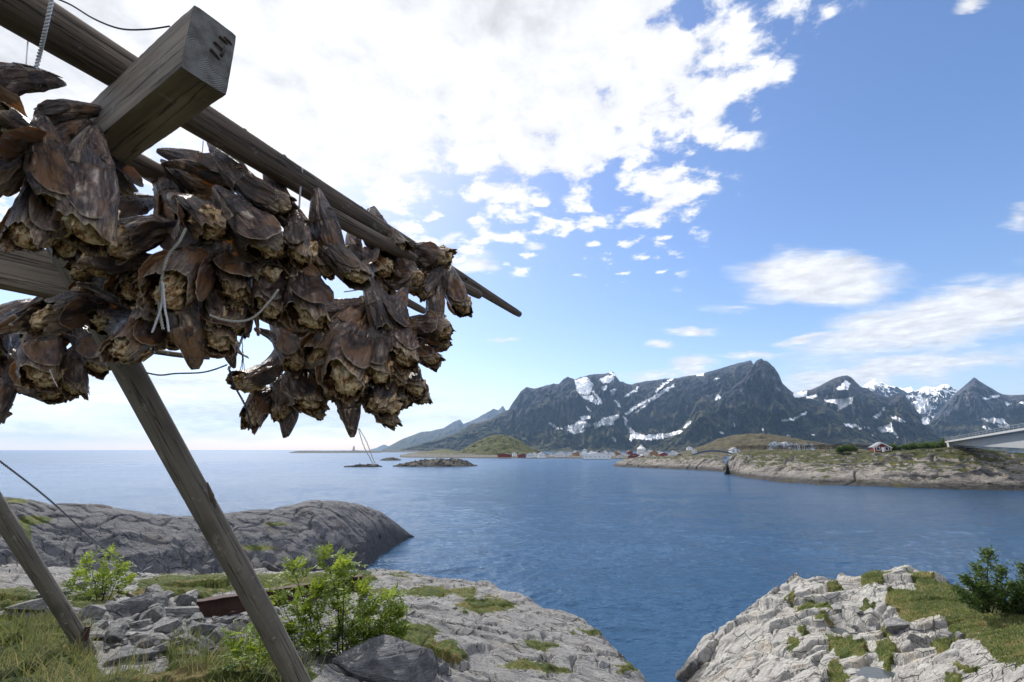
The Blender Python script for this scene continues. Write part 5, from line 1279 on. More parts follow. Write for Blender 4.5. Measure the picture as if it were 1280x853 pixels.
def rock(px, py, wpx, mesh, label, grp=None, mat_='stone', hf=1.0, rz=None, sink=.3, rng=random.Random(1), name='rock', yf=.8):
    g, t_ = on_ground(px, py); s = wpx * t_ / F / 2
    o = link(name, mesh if mat_ == 'stone' else mesh)
    if not mesh.materials: mesh.materials.append(M['stone'])
    if mat_ != 'stone':
        o.data = mesh.copy(); o.data.materials.clear(); o.data.materials.append(M[mat_])
    zs = s * hf; o.scale = (s, s * yf, zs); o.rotation_euler = (rng.uniform(-.15, .15), rng.uniform(-.15, .15), rng.uniform(0, 6.28) if rz is None else rz)
    o.location = g + Vector((0, s * .3, zs * (.5 - sink)))
    tag(o, label, 'rock', grp); return o
rr = random.Random(12)
G = 'loose rocks on the shore'
BIG = [(476,856,160,3,'large dark boulder in front of the leafy shrub','stone_dark',.80,.25),(146,836,78,1,'flat grey rock in the grass beside the foot of the left pole','stone_dark',.75,.4),(155,768,58,5,'slanting dark rock left of the rusty beam, topmost of its heap','stone_dark',1.1,.5),(184,762,46,3,'pale tan block in the middle of the rubble heap','stone',1.1,1.),
       (226,752,56,2,'big pale block just left of the rusty beam','stone',1.0,2.),(217,772,66,0,'long flat slab under the pale block by the rusty beam','stone',.8,0),(255,768,28,5,'small dark block touching the left end of the rusty beam','stone_dark',1.1,1.3),(175,803,70,4,'broad thin slab lying in the centre of the rubble','stone',.45,.3),(240,797,54,1,'dark ridged slab right of the broad thin slab','stone_dark',.9,.9),
       (283,800,42,5,'upright grey block leaning toward the leaning pole','stone',1.5,.2),(250,820,44,3,'dark block low in the rubble near the leaning pole','stone_dark',1.1,2.2),(209,845,34,5,'round pale stone half hidden by grass at the bottom edge','stone',.9,.4),(130,792,40,2,'dark broken rock right of the left pole','stone_dark',.9,1.2),(290,766,38,0,'grey rock lying under the rusty beam','stone',.9,1.7),
       (300,784,34,3,'wedge shaped grey rock right of the rubble heap','stone',1.0,2.7),(20,768,64,6,'bluish grey rock at the far left edge in the grass','stone',.9,.2),(118,752,44,7,'dark rock under the small leafy sapling','stone_dark',1.0,.1),(52,752,50,1,'low dark ledge rock behind the left pole','stone_dark',.8,.6),(395,822,40,2,'grey rock between the leaning pole and the shrub','stone',.8,.6),
       (412,800,34,5,'pale rock under the shrub stems','stone',.8,1.6),(530,842,44,3,'grey rock right of the large dark boulder','stone_dark',1.1,.6),(548,846,30,5,'sharp dark rock rightmost of the pile beside the boulder','stone_dark',1.4,.6),(505,836,24,0,'small upright slate in the pile beside the boulder','stone',1.3,.6),(518,826,20,2,'topmost small block of the pile beside the boulder','stone',1.1,.3),
       (1146,762,22,3,None,'stone',1,0),(335,745,30,4,'thin slab on the turf behind the rusty beam','stone',.6,.2),(97,735,40,6,'pale rock beyond the left pole near the cove','stone',.8,.2)]
for px, py, wpx, k, lb, mt, hf, rz in BIG:
    if lb: rock(px, py, wpx, RK[k], lb, None, mt, hf, rz, rng=rr)
# small angular rubble, individually placed
POL = [(100,770),(150,752),(200,748),(250,765),(310,775),(330,800),(300,812),(265,836),(215,828),(180,815),(130,815),(112,800)]
n = 0
pts = []
while n < 190:
    x, y = rr.uniform(95, 345), rr.uniform(745, 850)
    if poly_sd(np.array([x]), np.array([y]), POL)[0] < -2: continue
    wp = rr.choice([12, 14, 17, 20, 24, 30, 38, 46]) * (.7 + (y - 745) / 180)
    if any(math.hypot(x - a, (y - b) * 1.6) < (wp + c2) * .30 for a, b, c2 in pts): 
        if rr.random() < .93: continue
    pts.append((x, y, wp)); n += 1
    rock(x, y, wp, RK[rr.randrange(8)], 'small broken grey stone in the rubble between the two leaning poles', G, 'stone', rr.uniform(.8, 1.3), None, .12, rng=rr, name='stone')
for k in range(26):
    x, y = rr.uniform(485, 560), rr.uniform(822, 853); wp = rr.uniform(8, 18)
    rock(x, y, wp, RK[rr.randrange(8)], 'small stone in the pile right of the large dark boulder', 'small stones beside the boulder', 'stone', 1.2, None, .3, rng=rr, name='stone')
for x, y in [(357,753),(372,748),(440,738),(455,745),(300,735),(270,741),(345,733),(540,755),(557,764),(567,762),(497,738),(520,748)]:
    rock(x, y, rr.uniform(7, 13), RK[rr.randrange(8)], 'tiny stone lying loose on the bare slab', 'tiny stones on the bare slab', 'stone', .8, None, .3, rng=rr, name='stone')

# rusty channel beam
def rust_beam():
    g0, t0 = on_ground(252, 770); A = P(246, 751, t0 * .985); B = P(452, 727, t0 * 1.17)
    B.z = A.z + .02
    ax = (B - A).normalized(); L = (B - A).length; up = Vector((0, 0, 1)); sd_ = ax.cross(up).normalized(); up = sd_.cross(ax)
    root = empty('rusty_beam', A - up * .24)
    def sweep(prof, name):
        V = []; A_ = []; Fc = []; m = len(prof); N_ = 30
        for i in range(N_ + 1):
            for (x, y) in prof:
                w_ = .004 * math.sin(i * 1.3 + x * 30) + .003 * math.cos(i * 2.9 + y * 20)
                V.append((up * .24 + ax * L * i / N_ + sd_ * (x + w_) + up * (y + w_))[:]); A_.append((x, y, L * i / N_))
        for i in range(N_):
            for k in range(m): a = i * m + k; b = i * m + (k + 1) % m; Fc.append([a, b, b + m, a + m])
        Fc.append(list(range(m))[::-1]); Fc.append([N_ * m + k for k in range(m)])
        mb = MB(); mb.add(V, Fc, A_); mb.build(name, M['rust'], root)
    sweep([(-.07, -.012), (.07, -.012), (.07, 0), (-.07, 0)], 'top_flange'); sweep([(-.006, -.22), (.006, -.22), (.006, -.0125), (-.006, -.0125)], 'web'); sweep([(-.07, -.233), (.07, -.233), (.07, -.2205), (-.07, -.2205)], 'bottom_flange')
    tag(root, 'rusty brown steel beam lying on the shore behind the leaning pole', 'steel beam')
rust_beam()
g, t_ = on_ground(172, 748)
mb = MB(); mb.tube([P(148,739,t_ * .99), P(160,743,t_ * .99), P(178,751,t_ * .97)], .028, 8, True, .1); o = mb.build('grey_stick', M['leg_wood'], None, True, g); o.location = g
tag(o, 'short grey stick lying on rocks below the stay wire', 'stick')

# ------------------------------------------------------------------ grass
def sample_ground(npts, box, spec, fn, seed, dens=None, xr=None):
    rng = np.random.RandomState(seed)
    x = rng.uniform(box[0], box[1], npts); y = rng.uniform(box[2], box[3], npts)
    z = fn(x, y)
    m = moss_d(x, y, z, spec)
    k = (m + rng.randn(npts) * 2) > 2
    return x[k], y[k], z[k], rng
def blades(x, y, z, h, wdt, rng, lean=.5, dry=.3):
    n = len(x); a = rng.uniform(0, 2 * np.pi, n); d = np.stack([np.cos(a), np.sin(a)], -1)
    la = rng.uniform(0, 2 * np.pi, n); ld = np.stack([np.cos(la), np.sin(la)], -1) * (lean * rng.rand(n) ** .7)[:, None]
    V = np.zeros((n, 7, 3))
    for i, (f, wf) in enumerate([(0, 1), (.4, .85), (.75, .55)]):
        cx = x + ld[:, 0] * h * f ** 1.8; cy = y + ld[:, 1] * h * f ** 1.8; cz = z - .02 + h * (f - .25 * lean * f * f)
        for s_ in (0, 1):
            V[:, i * 2 + s_] = np.stack([cx + (s_ * 2 - 1) * d[:, 0] * wdt * wf, cy + (s_ * 2 - 1) * d[:, 1] * wdt * wf, cz], -1)
    V[:, 6] = np.stack([x + ld[:, 0] * h, y + ld[:, 1] * h, z - .02 + h * (1 - .25 * lean)], -1)
    b = (np.arange(n) * 7)[:, None]
    Fq = np.concatenate([b + [0, 1, 3, 2], b + [2, 3, 5, 4], b + [4, 5, 6, 6]])
    big = fbm(x * .9, y * .9, o=3, seed=5)
    rv = np.clip(rng.rand(n) * .55 + big * .9 + np.where(rng.rand(n) < dry, .45, 0), 0, 1)
    return V.reshape(-1, 3), Fq, np.repeat(rv, 7)
def grass_obj(name, sets, label):
    Vs, Fs, As = [], [], []; o_ = 0
    for v, f, a in sets: Vs.append(v); Fs.append(f + o_); As.append(a); o_ += len(v)
    V = np.concatenate(Vs); Fq = np.concatenate(Fs)
    me = bpy.data.meshes.new(name)
    quads = Fq.tolist(); quads = [q[:3] if q[3] == q[2] else q for q in quads]
    me.from_pydata(V.tolist(), [], quads); at = me.attributes.new('rv', 'FLOAT', 'POINT'); at.data.foreach_set('value', np.concatenate(As).astype(np.float32))
    o = link(name, me, None, [M['grass_blade']]); tag(o, label, None, None, 'stuff'); return o
NEARG = [q for q in MOSS if q[0] == 'p' and q[1][0] in ((-200,775), (214,812), (420,1000))]
FARG = [q for q in MOSS if q not in NEARG]
x, y, z, rg_ = sample_ground(60000, (-7, 1.5, 1.6, 7.5), NEARG, ground_z, 1)
clump = fbm(x * 3, y * 3, o=3, seed=44)
h = (.09 + .13 * rg_.rand(len(x))) * (1 + 1.5 * clump); h = np.clip(h, .03, .34)
s1 = blades(x, y, z, h, .0026 + .0016 * rg_.rand(len(x)), rg_, .75, .22)
k = (rg_.rand(len(x)) < .07) & (x < -1.4); s2 = blades(x[k], y[k], z[k], .22 + .22 * rg_.rand(k.sum()), .0011, rg_, .55, 1.0)
k = (rg_.rand(len(x)) < .02) & (x < -1.2); s2b = blades(x[k], y[k], z[k], .12 + .16 * rg_.rand(k.sum()), .006, rg_, .6, 0.0)
x, y, z, rg_ = sample_ground(500000, (-13, 4.5, 4.5, 20), FARG, ground_z, 2)
s3 = blades(x, y, z, .03 + .07 * rg_.rand(len(x)), .005, rg_, .8, .35)
grass_obj('grass', [s1, s2, s2b, s3], 'green and straw coloured shore grass around the rocks')
pf_ = lambda a, b: prom_full(a, b)[0]
x, y, z, rg_ = sample_ground(130000, (8, 34, 12, 30), PM, pf_, 3)
grass_obj('turf_grass', [blades(x, y, z, .05 + .12 * rg_.rand(len(x)), .012, rg_, .9, .35)], 'short green and tan turf on the right rock point')

# ------------------------------------------------------------------ shrubs
def leaflets(C, Dv, Nv, L, Wd):
    """leaf blades: 6-gon folded along the midrib; arrays"""
    n = len(C); S_ = np.cross(Dv, Nv); S_ /= np.linalg.norm(S_, axis=1, keepdims=True) + 1e-9
    V = np.zeros((n, 6, 3)); L = L[:, None]; Wd = Wd[:, None]
    V[:, 0] = C; V[:, 1] = C + Dv * L * .35 + S_ * Wd + Nv * Wd * .3; V[:, 2] = C + Dv * L * .75 + S_ * Wd * .75 + Nv * Wd * .2
    V[:, 3] = C + Dv * L; V[:, 4] = C + Dv * L * .75 - S_ * Wd * .75 + Nv * Wd * .2; V[:, 5] = C + Dv * L * .35 - S_ * Wd + Nv * Wd * .3
    b = (np.arange(n) * 6)[:, None]
    return V.reshape(-1, 3), np.concatenate([b + [0, 1, 2, 3], b + [0, 3, 4, 5]])
def shrub(name, base, stems, label, leafmat, pinnate=True, seed=0, leaf_l=.035, nleaf=9, cat='shrub', size=1.0, per=14, ln=.11):
    """stems: (base offset, tip offset, radius)"""
    rng = np.random.RandomState(seed); root = empty(name, base)
    Cs, Ds, Ns, Ls, Ws = [], [], [], [], []
    def leaf(p, d):
        d = d / np.linalg.norm(d); up = np.array([0, 0, 1.0]); side = np.cross(d, up); side /= np.linalg.norm(side) + 1e-9; nrm = np.cross(side, d)
        if pinnate:
            LL = ln * rng.uniform(.7, 1.25); droop = rng.uniform(.1, .5)
            for k in range(1, nleaf + 1):
                f = k / nleaf; q = p + d * LL * f - up * droop * LL * f * f * .6
                for sg in (1, -1):
                    dd = side * sg * .9 + d * .45 - up * .15 + rng.randn(3) * .12; dd /= np.linalg.norm(dd)
                    Cs.append(q); Ds.append(dd); Ns.append(nrm + rng.randn(3) * .25); l_ = leaf_l * (1 - .35 * abs(f - .5)) * rng.uniform(.85, 1.15); Ls.append(l_); Ws.append(l_ * .2)
            Cs.append(p + d * LL - up * droop * LL * .6); Ds.append(d); Ns.append(nrm); Ls.append(leaf_l); Ws.append(leaf_l * .2)
        else:
            for k in range(nleaf):
                dd = d * .6 + rng.randn(3) * .55; dd /= np.linalg.norm(dd); nn_ = up * .6 + rng.randn(3) * .6; l_ = leaf_l * rng.uniform(.6, 1.2)
                Cs.append(p + rng.randn(3) * ln * .35); Ds.append(dd); Ns.append(nn_ / np.linalg.norm(nn_)); Ls.append(l_); Ws.append(l_ * .30)
    for (bo, to, r) in stems:
        bo, to = np.array(bo, float), np.array(to, float); L = np.linalg.norm(to - bo); N_ = 9
        mid = (bo + to) / 2 + rng.randn(3) * L * .07; pts = []
        for i in range(N_ + 1):
            f = i / N_; pts.append((1 - f) ** 2 * bo + 2 * f * (1 - f) * mid + f * f * to + rng.randn(3) * L * .008)
        mb = MB(); mb.tube([Vector(p) for p in pts], [r * (1 - .75 * i / N_) for i in range(N_ + 1)], 6)
        for k in range(per):
            f = rng.uniform(.22, 1.0) if k > 2 else rng.uniform(.93, 1.0); i = min(N_ - 1, int(f * N_)); p = pts[i] + (pts[i + 1] - pts[i]) * (f * N_ - i)
            a = rng.uniform(0, 6.28); d = np.array([math.cos(a), math.sin(a), rng.uniform(.25, 1.1)]); tw = rng.uniform(.05, .28) * L * (1.15 - f) + .02
            q = p + d / np.linalg.norm(d) * tw
            mb.tube([Vector(p), Vector((p + q) / 2 + rng.randn(3) * .008), Vector(q)], [r * .35, r * .28, r * .15], 5)
            for _ in range(3 if pinnate else 4): leaf(q - d * tw * rng.uniform(0, .5) / np.linalg.norm(d), d * .5 + rng.randn(3) * .6 + np.array([0, 0, .2]))
        mb.build('stem', M['twig'], root, True)
    A = [np.array(v) for v in (Cs, Ds, Ns, Ls, Ws)]
    A[2] /= np.linalg.norm(A[2], axis=1, keepdims=True)
    V, Fq = leaflets(*A)
    rv = np.clip(rng.rand(len(Cs)) * .7 + .3 * (A[0][:, 2] - A[0][:, 2].min()) / (np.ptp(A[0][:, 2]) + 1e-6), 0, 1)
    me = np_mesh('foliage', V, Fq, False, {'rv': np.repeat(rv, 6)}); link('foliage', me, root, [M[leafmat]])
    return tag(root, label, cat)
def shrub_at(px, py, tips, label, **k):
    g, t_ = on_ground(px, py) if 'tt' not in k else (P(px, py, k['tt']), k.pop('tt'))
    stems = []
    for (tx, ty, bx, r) in tips:
        tp = P(tx, ty, t_ + random.Random(tx * 7 + ty).uniform(-.35, .35) * t_ * .09) - g
        bs = P(bx, py, t_) - g; stems.append((bs, tp, r))
    return shrub('rowan_sapling' if k.get('pinnate', True) else 'bush', g, stems, label, **k)
shrub_at(432, 830, [(408,696,420,.009),(366,712,405,.008),(430,706,428,.008),(448,742,436,.007),(395,740,412,.007),(345,742,398,.006),(380,770,402,.006),(462,762,445,.006),(487,748,452,.006),(498,770,462,.005),(470,790,455,.005),(420,760,424,.006),(350,790,392,.005),(500,795,470,.004),(440,780,440,.005)],
         'bushy green rowan sapling growing between the leaning pole and the dark boulder', leafmat='rowan_leaf', seed=3, per=15, ln=.13, leaf_l=.042, nleaf=7)
shrub_at(316, 846, [(300,792,312,.004),(326,798,318,.004),(345,812,322,.004),(290,815,308,.003)], 'small bright green seedling left of the leaning pole near the bottom', leafmat='rowan_leaf', seed=8, per=7, ln=.10, leaf_l=.035, nleaf=6)
shrub_at(128, 756, [(112,706,122,.008),(135,697,128,.009),(150,712,134,.007),(97,722,116,.006),(160,728,138,.006),(130,722,128,.006),(88,734,112,.005)], 'small leafy sapling growing among rocks behind the left pole', leafmat='rowan_leaf', seed=5, per=9, ln=.16, leaf_l=.055, nleaf=5)
def prom_pt(px, py):
    a, b, c_ = ray(px, py); ts = np.linspace(8, 40, 600); z = prom_full(a * ts, b * ts)[0]; hit = np.where(CAMZ + c_ * ts <= z)[0]
    t_ = ts[hit[0]] if len(hit) else 18.0; return t_
tb = prom_pt(1250, 772)
shrub_at(1240, 766, [(1238,690,1238,.03),(1222,708,1234,.025),(1252,712,1240,.025),(1206,724,1230,.02),(1266,732,1246,.02),(1230,735,1236,.02),(1212,748,1232,.015),(1274,752,1252,.02),(1248,742,1240,.02),(1200,738,1228,.012)], 'dense green bush standing on the turf of the right rock point', leafmat='bush_leaf', pinnate=False, seed=13, tt=tb, per=22, ln=.22, leaf_l=.10, nleaf=7)
shrub_at(1290, 778, [(1276,708,1286,.03),(1292,698,1290,.03),(1310,715,1298,.025),(1272,735,1282,.02),(1268,760,1280,.02),(1300,745,1294,.02),(1320,740,1300,.02)], 'dense green bush cut off by the right edge of the view', leafmat='bush_leaf', pinnate=False, seed=14, tt=tb * .99, per=22, ln=.22, leaf_l=.10, nleaf=7)
# broken blocks on the promontory
rs2 = random.Random(4)
for px, py, w_, lb in [(1128,788,36,'grey block with dark face below the turf, left of the pale dome'),(1146,800,20,'dark cube-like stone beside the grey block'),(1092,786,22,'dark round stone above the rain pool'),(1070,784,18,'small dark stone right of the rain pool'),(1118,790,18,'angular stone wedged beside the grey block'),(1188,800,26,'cracked grey stone at the lower edge of the turf'),(1205,797,18,'small grey stone resting by the turf edge'),(1052,765,24,'blocky stone in the cleft of the pale rock'),(1078,768,20,'low stone near the grassy cleft')]:
    a, b, c_ = ray(px, py); t2 = prom_pt(px, py); s = w_ * t2 / F / 2
    o = link('rock', RK[rs2.randrange(8)]); o.location = (a * t2, b * t2 + s * .3, CAMZ + c_ * t2 + s * .15); o.scale = (s, s, s * 1.2); o.rotation_euler = (rs2.uniform(-.3, .3), rs2.uniform(-.3, .3), rs2.uniform(0, 6)); tag(o, lb, 'rock')
# ------------------------------------------------------------------ village, racks, bridges
def house(px, py, R, w_, d_, h_, rh, rot, wallm, roofm, label, grp=None, chim=False, wins=3, name='house', floors=1, hip=False, trim=False):
    az, el = az_el(px, py); x, y = R * math.sin(az), R * math.cos(az); z = CAMZ + R * el
    root = empty(name, (x, y, z), (0, 0, rot - az))
    a, b = w_ / 2, d_ / 2
    mb = MB(); v = [(-a, -b, -1.5), (a, -b, -1.5), (a, b, -1.5), (-a, b, -1.5), (-a, -b, h_), (a, -b, h_), (a, b, h_), (-a, b, h_)]
    f = [[0, 1, 5, 4], [1, 2, 6, 5], [2, 3, 7, 6], [3, 0, 4, 7]]
    if not hip: v += [(0, -b, h_ + rh), (0, b, h_ + rh)]; f += [[4, 5, 8], [6, 7, 9]]
    mb.add(v, f).build('wall', M[wallm], root)
    mb = MB(); e = .35
    if hip:
        mb.add([(-a - e, -b - e, h_), (a + e, -b - e, h_), (a + e, b + e, h_), (-a - e, b + e, h_), (0, 0, h_ + rh)], [[0, 1, 4], [1, 2, 4], [2, 3, 4], [3, 0, 4], [3, 2, 1, 0]])
    else:
        k = rh / a
        for s_ in (1, -1):
            mb.add([(s_ * (a + e), -b - e, h_ - e * k + .03), (s_ * (a + e), b + e, h_ - e * k + .03), (0, b + e, h_ + rh + .03), (0, -b - e, h_ + rh + .03), (s_ * (a + e), -b - e, h_ - e * k + .22), (s_ * (a + e), b + e, h_ - e * k + .22), (0, b + e, h_ + rh + .22), (0, -b - e, h_ + rh + .22)],
                   [[0, 1, 2, 3], [4, 7, 6, 5], [0, 4, 5, 1], [3, 2, 6, 7], [0, 3, 7, 4], [1, 5, 6, 2]])
    rf = mb.build('roof', M[roofm], root)
    if chim: MB().box((a * .3, 0, h_ + rh + .2), (.6, .6, 1.3)).build('chimney', M['roof_dark'], rf)
    for fl in range(floors):
        for i in range(wins):
            xx = -a + w_ * (i + .5) / wins; zz = 1.3 + fl * 2.6
            if zz + .7 > h_ and hip is False and zz + .7 > h_ + .3: continue
            wn = MB().box((xx, -b - .02, zz), (.95, .04, 1.1)).build('window', M['window_dark'], root)
            if trim:
                MB().box((xx, -b - .05, zz + .62), (1.25, .06, .14)).box((xx, -b - .05, zz - .62), (1.25, .06, .14)).box((xx - .56, -b - .05, zz), (.14, .06, 1.1)).box((xx + .56, -b - .05, zz), (.14, .06, 1.1)).build('frame', M['trim_white'], wn)
    MB().box((a * .05, -b - .03, .85), (.01 + .9, .05, 1.9)).build('door', M['window_dark' if wallm != 'house_red' else 'trim_white'], root) if wins < 2 or trim else None
    return tag(root, label, 'house', grp)
# the red cabin on the headland
house(1101, 565.2, 240, 5.6, 4.6, 1.9, 1.75, R_(18), 'house_red', 'roof_grey', 'small red wooden cabin with white trim on the right headland', None, True, 2, 'cabin', trim=True)
root = [o for o in col.objects if o.name == 'cabin'][0]
for s_ in (1, -1):
    a = 2.8
    MB().add([(s_ * (a + .4), -2.70, 1.66), (0, -2.70, 3.66), (0, -2.70, 3.36), (s_ * (a + .4), -2.70, 1.36), (s_ * (a + .4), -2.64, 1.66), (0, -2.64, 3.66), (0, -2.64, 3.36), (s_ * (a + .4), -2.64, 1.36)], [[0, 1, 2, 3], [7, 6, 5, 4], [0, 4, 5, 1], [3, 2, 6, 7]]).build('bargeboard', M['trim_white'], root)
    MB().box((s_ * 2.72, -2.33, .7), (.2, .06, 2.3)).build('corner_board', M['trim_white'], root)
vr = random.Random(31)
VG = 'houses of the fishing village'
W = 'house_white'; 
spec = [ # px, py base, width px, h px, wall, roof, label
 (631,570.5,18,3.2,'house_red','roof_dark','long dark red boathouse at the left end of the village'),(652,570.5,11,2.6,'house_red','roof_dark','low red shed right of the long boathouse'),
 (662,571,8,4,W,'roof_grey','white house beside the low red shed'),(668,570.5,7,4.4,W,'roof_dark','tall white house paired left of the gap'),(1.0,0,0,0,0,0,0),
 (677,571,10,4.6,W,'roof_grey','white house in front of the green knoll foot'),(700,570.5,12,5.2,W,'roof_grey','broad white two storey house alone near the left shore'),
 (712,568.5,8,3,W,'roof_grey','small white house right of the broad two storey one'),(720,568.5,7,3.2,'house_ochre','roof_dark','small ochre house among white ones'),(728,568,6,3,W,'roof_grey',None),(719,566.5,6,3,W,'roof_grey',None),
 (731,564.5,5,3,W,'roof_grey',None),(765,570,7,4,W,'roof_dark',None),(772,569,8,4,'house_ochre','roof_grey','ochre warehouse right of the big white fish hall'),(780,570,9,3.2,W,'roof_grey',None),(787,568,7,4,'house_red','roof_dark',None),
 (794,571,10,3.5,'house_red','roof_dark',None),(806,570,10,4.5,W,'roof_dark',None),(817,570.5,11,6,'house_ochre','roof_dark','tall ochre gabled house below the round white building'),(818,573,8,3,W,'roof_grey',None),(829,570,10,3.5,'house_red','roof_grey',None),(838,571,9,4,W,'roof_grey',None),(846,569.5,7,4.5,W,'roof_dark',None),(790,572.5,9,3,'house_red','roof_dark',None),(850,571,6,3,'house_red','roof_dark',None),(802,573,8,2.6,'house_red','roof_grey',None),(775,572,8,2.6,W,'roof_dark',None),(833,573,9,2.5,W,'roof_dark',None),(812,566,7,3,W,'roof_grey',None),(824,567,6,3,W,'roof_grey',None),(842,566.5,6,3,W,'roof_red',None),(757,569,5,5,W,'roof_dark',None),(862,562,7,3,W,'roof_grey','white house near the arched bridge, left side'),(868,566,6,3.5,W,'roof_grey',None),(643,569,6,3,W,'roof_grey',None),(690,569.5,6,3,W,'roof_dark',None),
 (740,567.5,6,3.2,W,'roof_grey',None),(748,567,5,3,'house_red','roof_dark',None)]
for q in spec:
    if q[3] == 0: continue
    px, py, wp, hp_, wm, rm, lb = q
    R = 660 + vr.uniform(0, 60) + (571 - py) * 30; w_ = wp * R / F * .85; h_ = hp_ * R / F
    house(px, py, R, w_, min(w_, 9), h_ * .62, h_ * .45, R_(vr.uniform(-25, 25)), wm, rm, lb or ({'house_white': 'small white house packed in the fishing village at the mountain foot', 'house_red': 'small red shed in the fishing village at the mountain foot', 'house_ochre': 'ochre house'}[wm]), VG, False, 3 if wp > 7 else 2, floors=2 if h_ > 6 else 1)
house(746, 572.3, 620, 34, 14, 3.8, 3.0, R_(6), W, 'house_white', 'big long white fish processing hall by the water', VG, wins=6, name='fish_hall')
house(730.5, 572, 620, 6, 8, 7.5, 2.0, R_(0), W, 'roof_grey', 'narrow tall white gable at the left end of the fish hall', VG, wins=1)
# round white building
az, el = az_el(802, 568); R = 760; root = empty('round_building', (R * math.sin(az), R * math.cos(az), CAMZ + R * el))
def cyl(name, r0, r1, z0, z1, m_, par, n=12): MB().add([(r0 * math.cos(k * 6.2832 / n), r0 * math.sin(k * 6.2832 / n), z0) for k in range(n)] + [(r1 * math.cos(k * 6.2832 / n), r1 * math.sin(k * 6.2832 / n), z1) for k in range(n)], [[k, (k + 1) % n, n + (k + 1) % n, n + k] for k in range(n)] + [list(range(n, 2 * n))]).build(name, M[m_], par)
cyl('wall', 6.6, 6.6, -2, 8.5, 'house_white', root); cyl('roof', 7.0, 2.2, 8.5, 12.0, 'house_white', root); cyl('lantern', 2.0, 1.8, 12.0, 14.5, 'house_white', root)
for k in range(5):
    for zz in (2.2, 5.4):
        a = R_(-90 + (k - 2) * 30 + 0); MB().box((6.42 * math.cos(a) * 1.0, 6.42 * math.sin(a), zz), (.3, 1.4, 1.6), a).build('window', M['window_dark'], root)
tag(root, 'round white building standing tall in the middle of the village', 'building')
# white houses near the brown hill
for i, (px, py, wp) in enumerate([(963,560.2,5),(968,557.5,7),(975,558.5,6),(982,557.8,7),(988,559.5,6),(995,560,6),(1008,560,6),(1015,560.5,5),(918,566,9)]):
    R = 520 if px > 930 else 420; w_ = wp * R / F
    house(px, py, R, w_, w_, 2.2, 1.6, R_(vr.uniform(-30, 30)), W, 'roof_grey', 'white house on the shore beyond the left end of the headland' if i == 8 else 'small white house above the dark fish racks, before the brown hill', 'white houses before the brown hill', wins=2)
# drying racks in rows on the headland
for i in range(9):
    px = 932 + i * 17.5; R = 300 - i * 5; az, el = az_el(px, 564.5); x, y = R * math.sin(az), R * math.cos(az); z = CAMZ + R * el
    root = empty('drying_rack', (x, y, z), (0, 0, -az)); Lr = 17.5 * R / F * .96
    for k in range(3):
        xx = -Lr / 2 + Lr * k / 2
        for s_ in (1, -1): MB().tube([(xx, s_ * 1.8, -1.2), (xx, s_ * .2, 3.4)], .09, 6).build('post', M['rack_wood'], root)
    for zz in (2.2, 2.8, 3.3): MB().tube([(-Lr / 2, 0, zz), (Lr / 2, 0, zz)], .06, 6).build('rail', M['rack_wood'], root)
    mb = MB(); rq = random.Random(i)
    for k in range(26):
        for zz in (1.6, 2.3, 2.9): mb.box((-Lr / 2 + Lr * (k + rq.random()) / 26, rq.uniform(-.5, .5), zz - rq.uniform(.0, .3)), (.16, .16, .65), rq.random())
    b_ = mb.build('hung_fish', M['rack_fish'], root); b_['kind'] = 'stuff'
    tag(root, ORD[i].replace('topmost', 'leftmost') + (' from left' if 0 < i < 9 else '') + ' of the dark fish racks lined up on the right headland', 'drying rack', 'fish drying racks on the right headland')
# steel arch bridge over the gap
az0, _ = az_el(862, 571); az1, _ = az_el(926, 573)
def bridge_arch():
    R = 400; A = Vector((R * math.sin(az0), R * math.cos(az0), 7.0)); B = Vector((R * math.sin(az1), R * math.cos(az1), 6.6)); root = empty('arch_bridge', A); n = 24
    up = Vector((0, 0, 1)); ax = (B - A); sd_ = ax.cross(up).normalized()
    def sw(z0, z1, wd, name, m_, sag):
        mb = MB()
        for i in range(n):
            f0, f1 = i / n, (i + 1) / n; q = []
            for f in (f0, f1):
                c0 = ax * f + up * (sag * 4 * f * (1 - f))
                q += [c0 + sd_ * wd + up * z0, c0 - sd_ * wd + up * z0, c0 - sd_ * wd + up * z1, c0 + sd_ * wd + up * z1]
            mb.add([v[:] for v in q], [[0, 4, 5, 1], [1, 5, 6, 2], [2, 6, 7, 3], [3, 7, 4, 0]] + ([[0, 1, 2, 3]] if i == 0 else []) + ([[4, 7, 6, 5]] if i == n - 1 else []))
        mb.build(name, M[m_], root)
    sw(-.9, .5, 2.2, 'deck', 'steel_blue', 4.6); sw(1.4, 1.6, 2.25, 'railing', 'steel_blue', 4.6)
    for f in (.08, .86, .93): MB().box(ax * f + up * (4.6 * 4 * f * (1 - f) / 2 - 3.2), (1.0, 2.4, 4.6 * 4 * f * (1 - f) + 4.2)).build('pier', M['concrete'], root)
    tag(root, 'low arched road bridge across the narrow gap between the headlands', 'bridge')
bridge_arch()
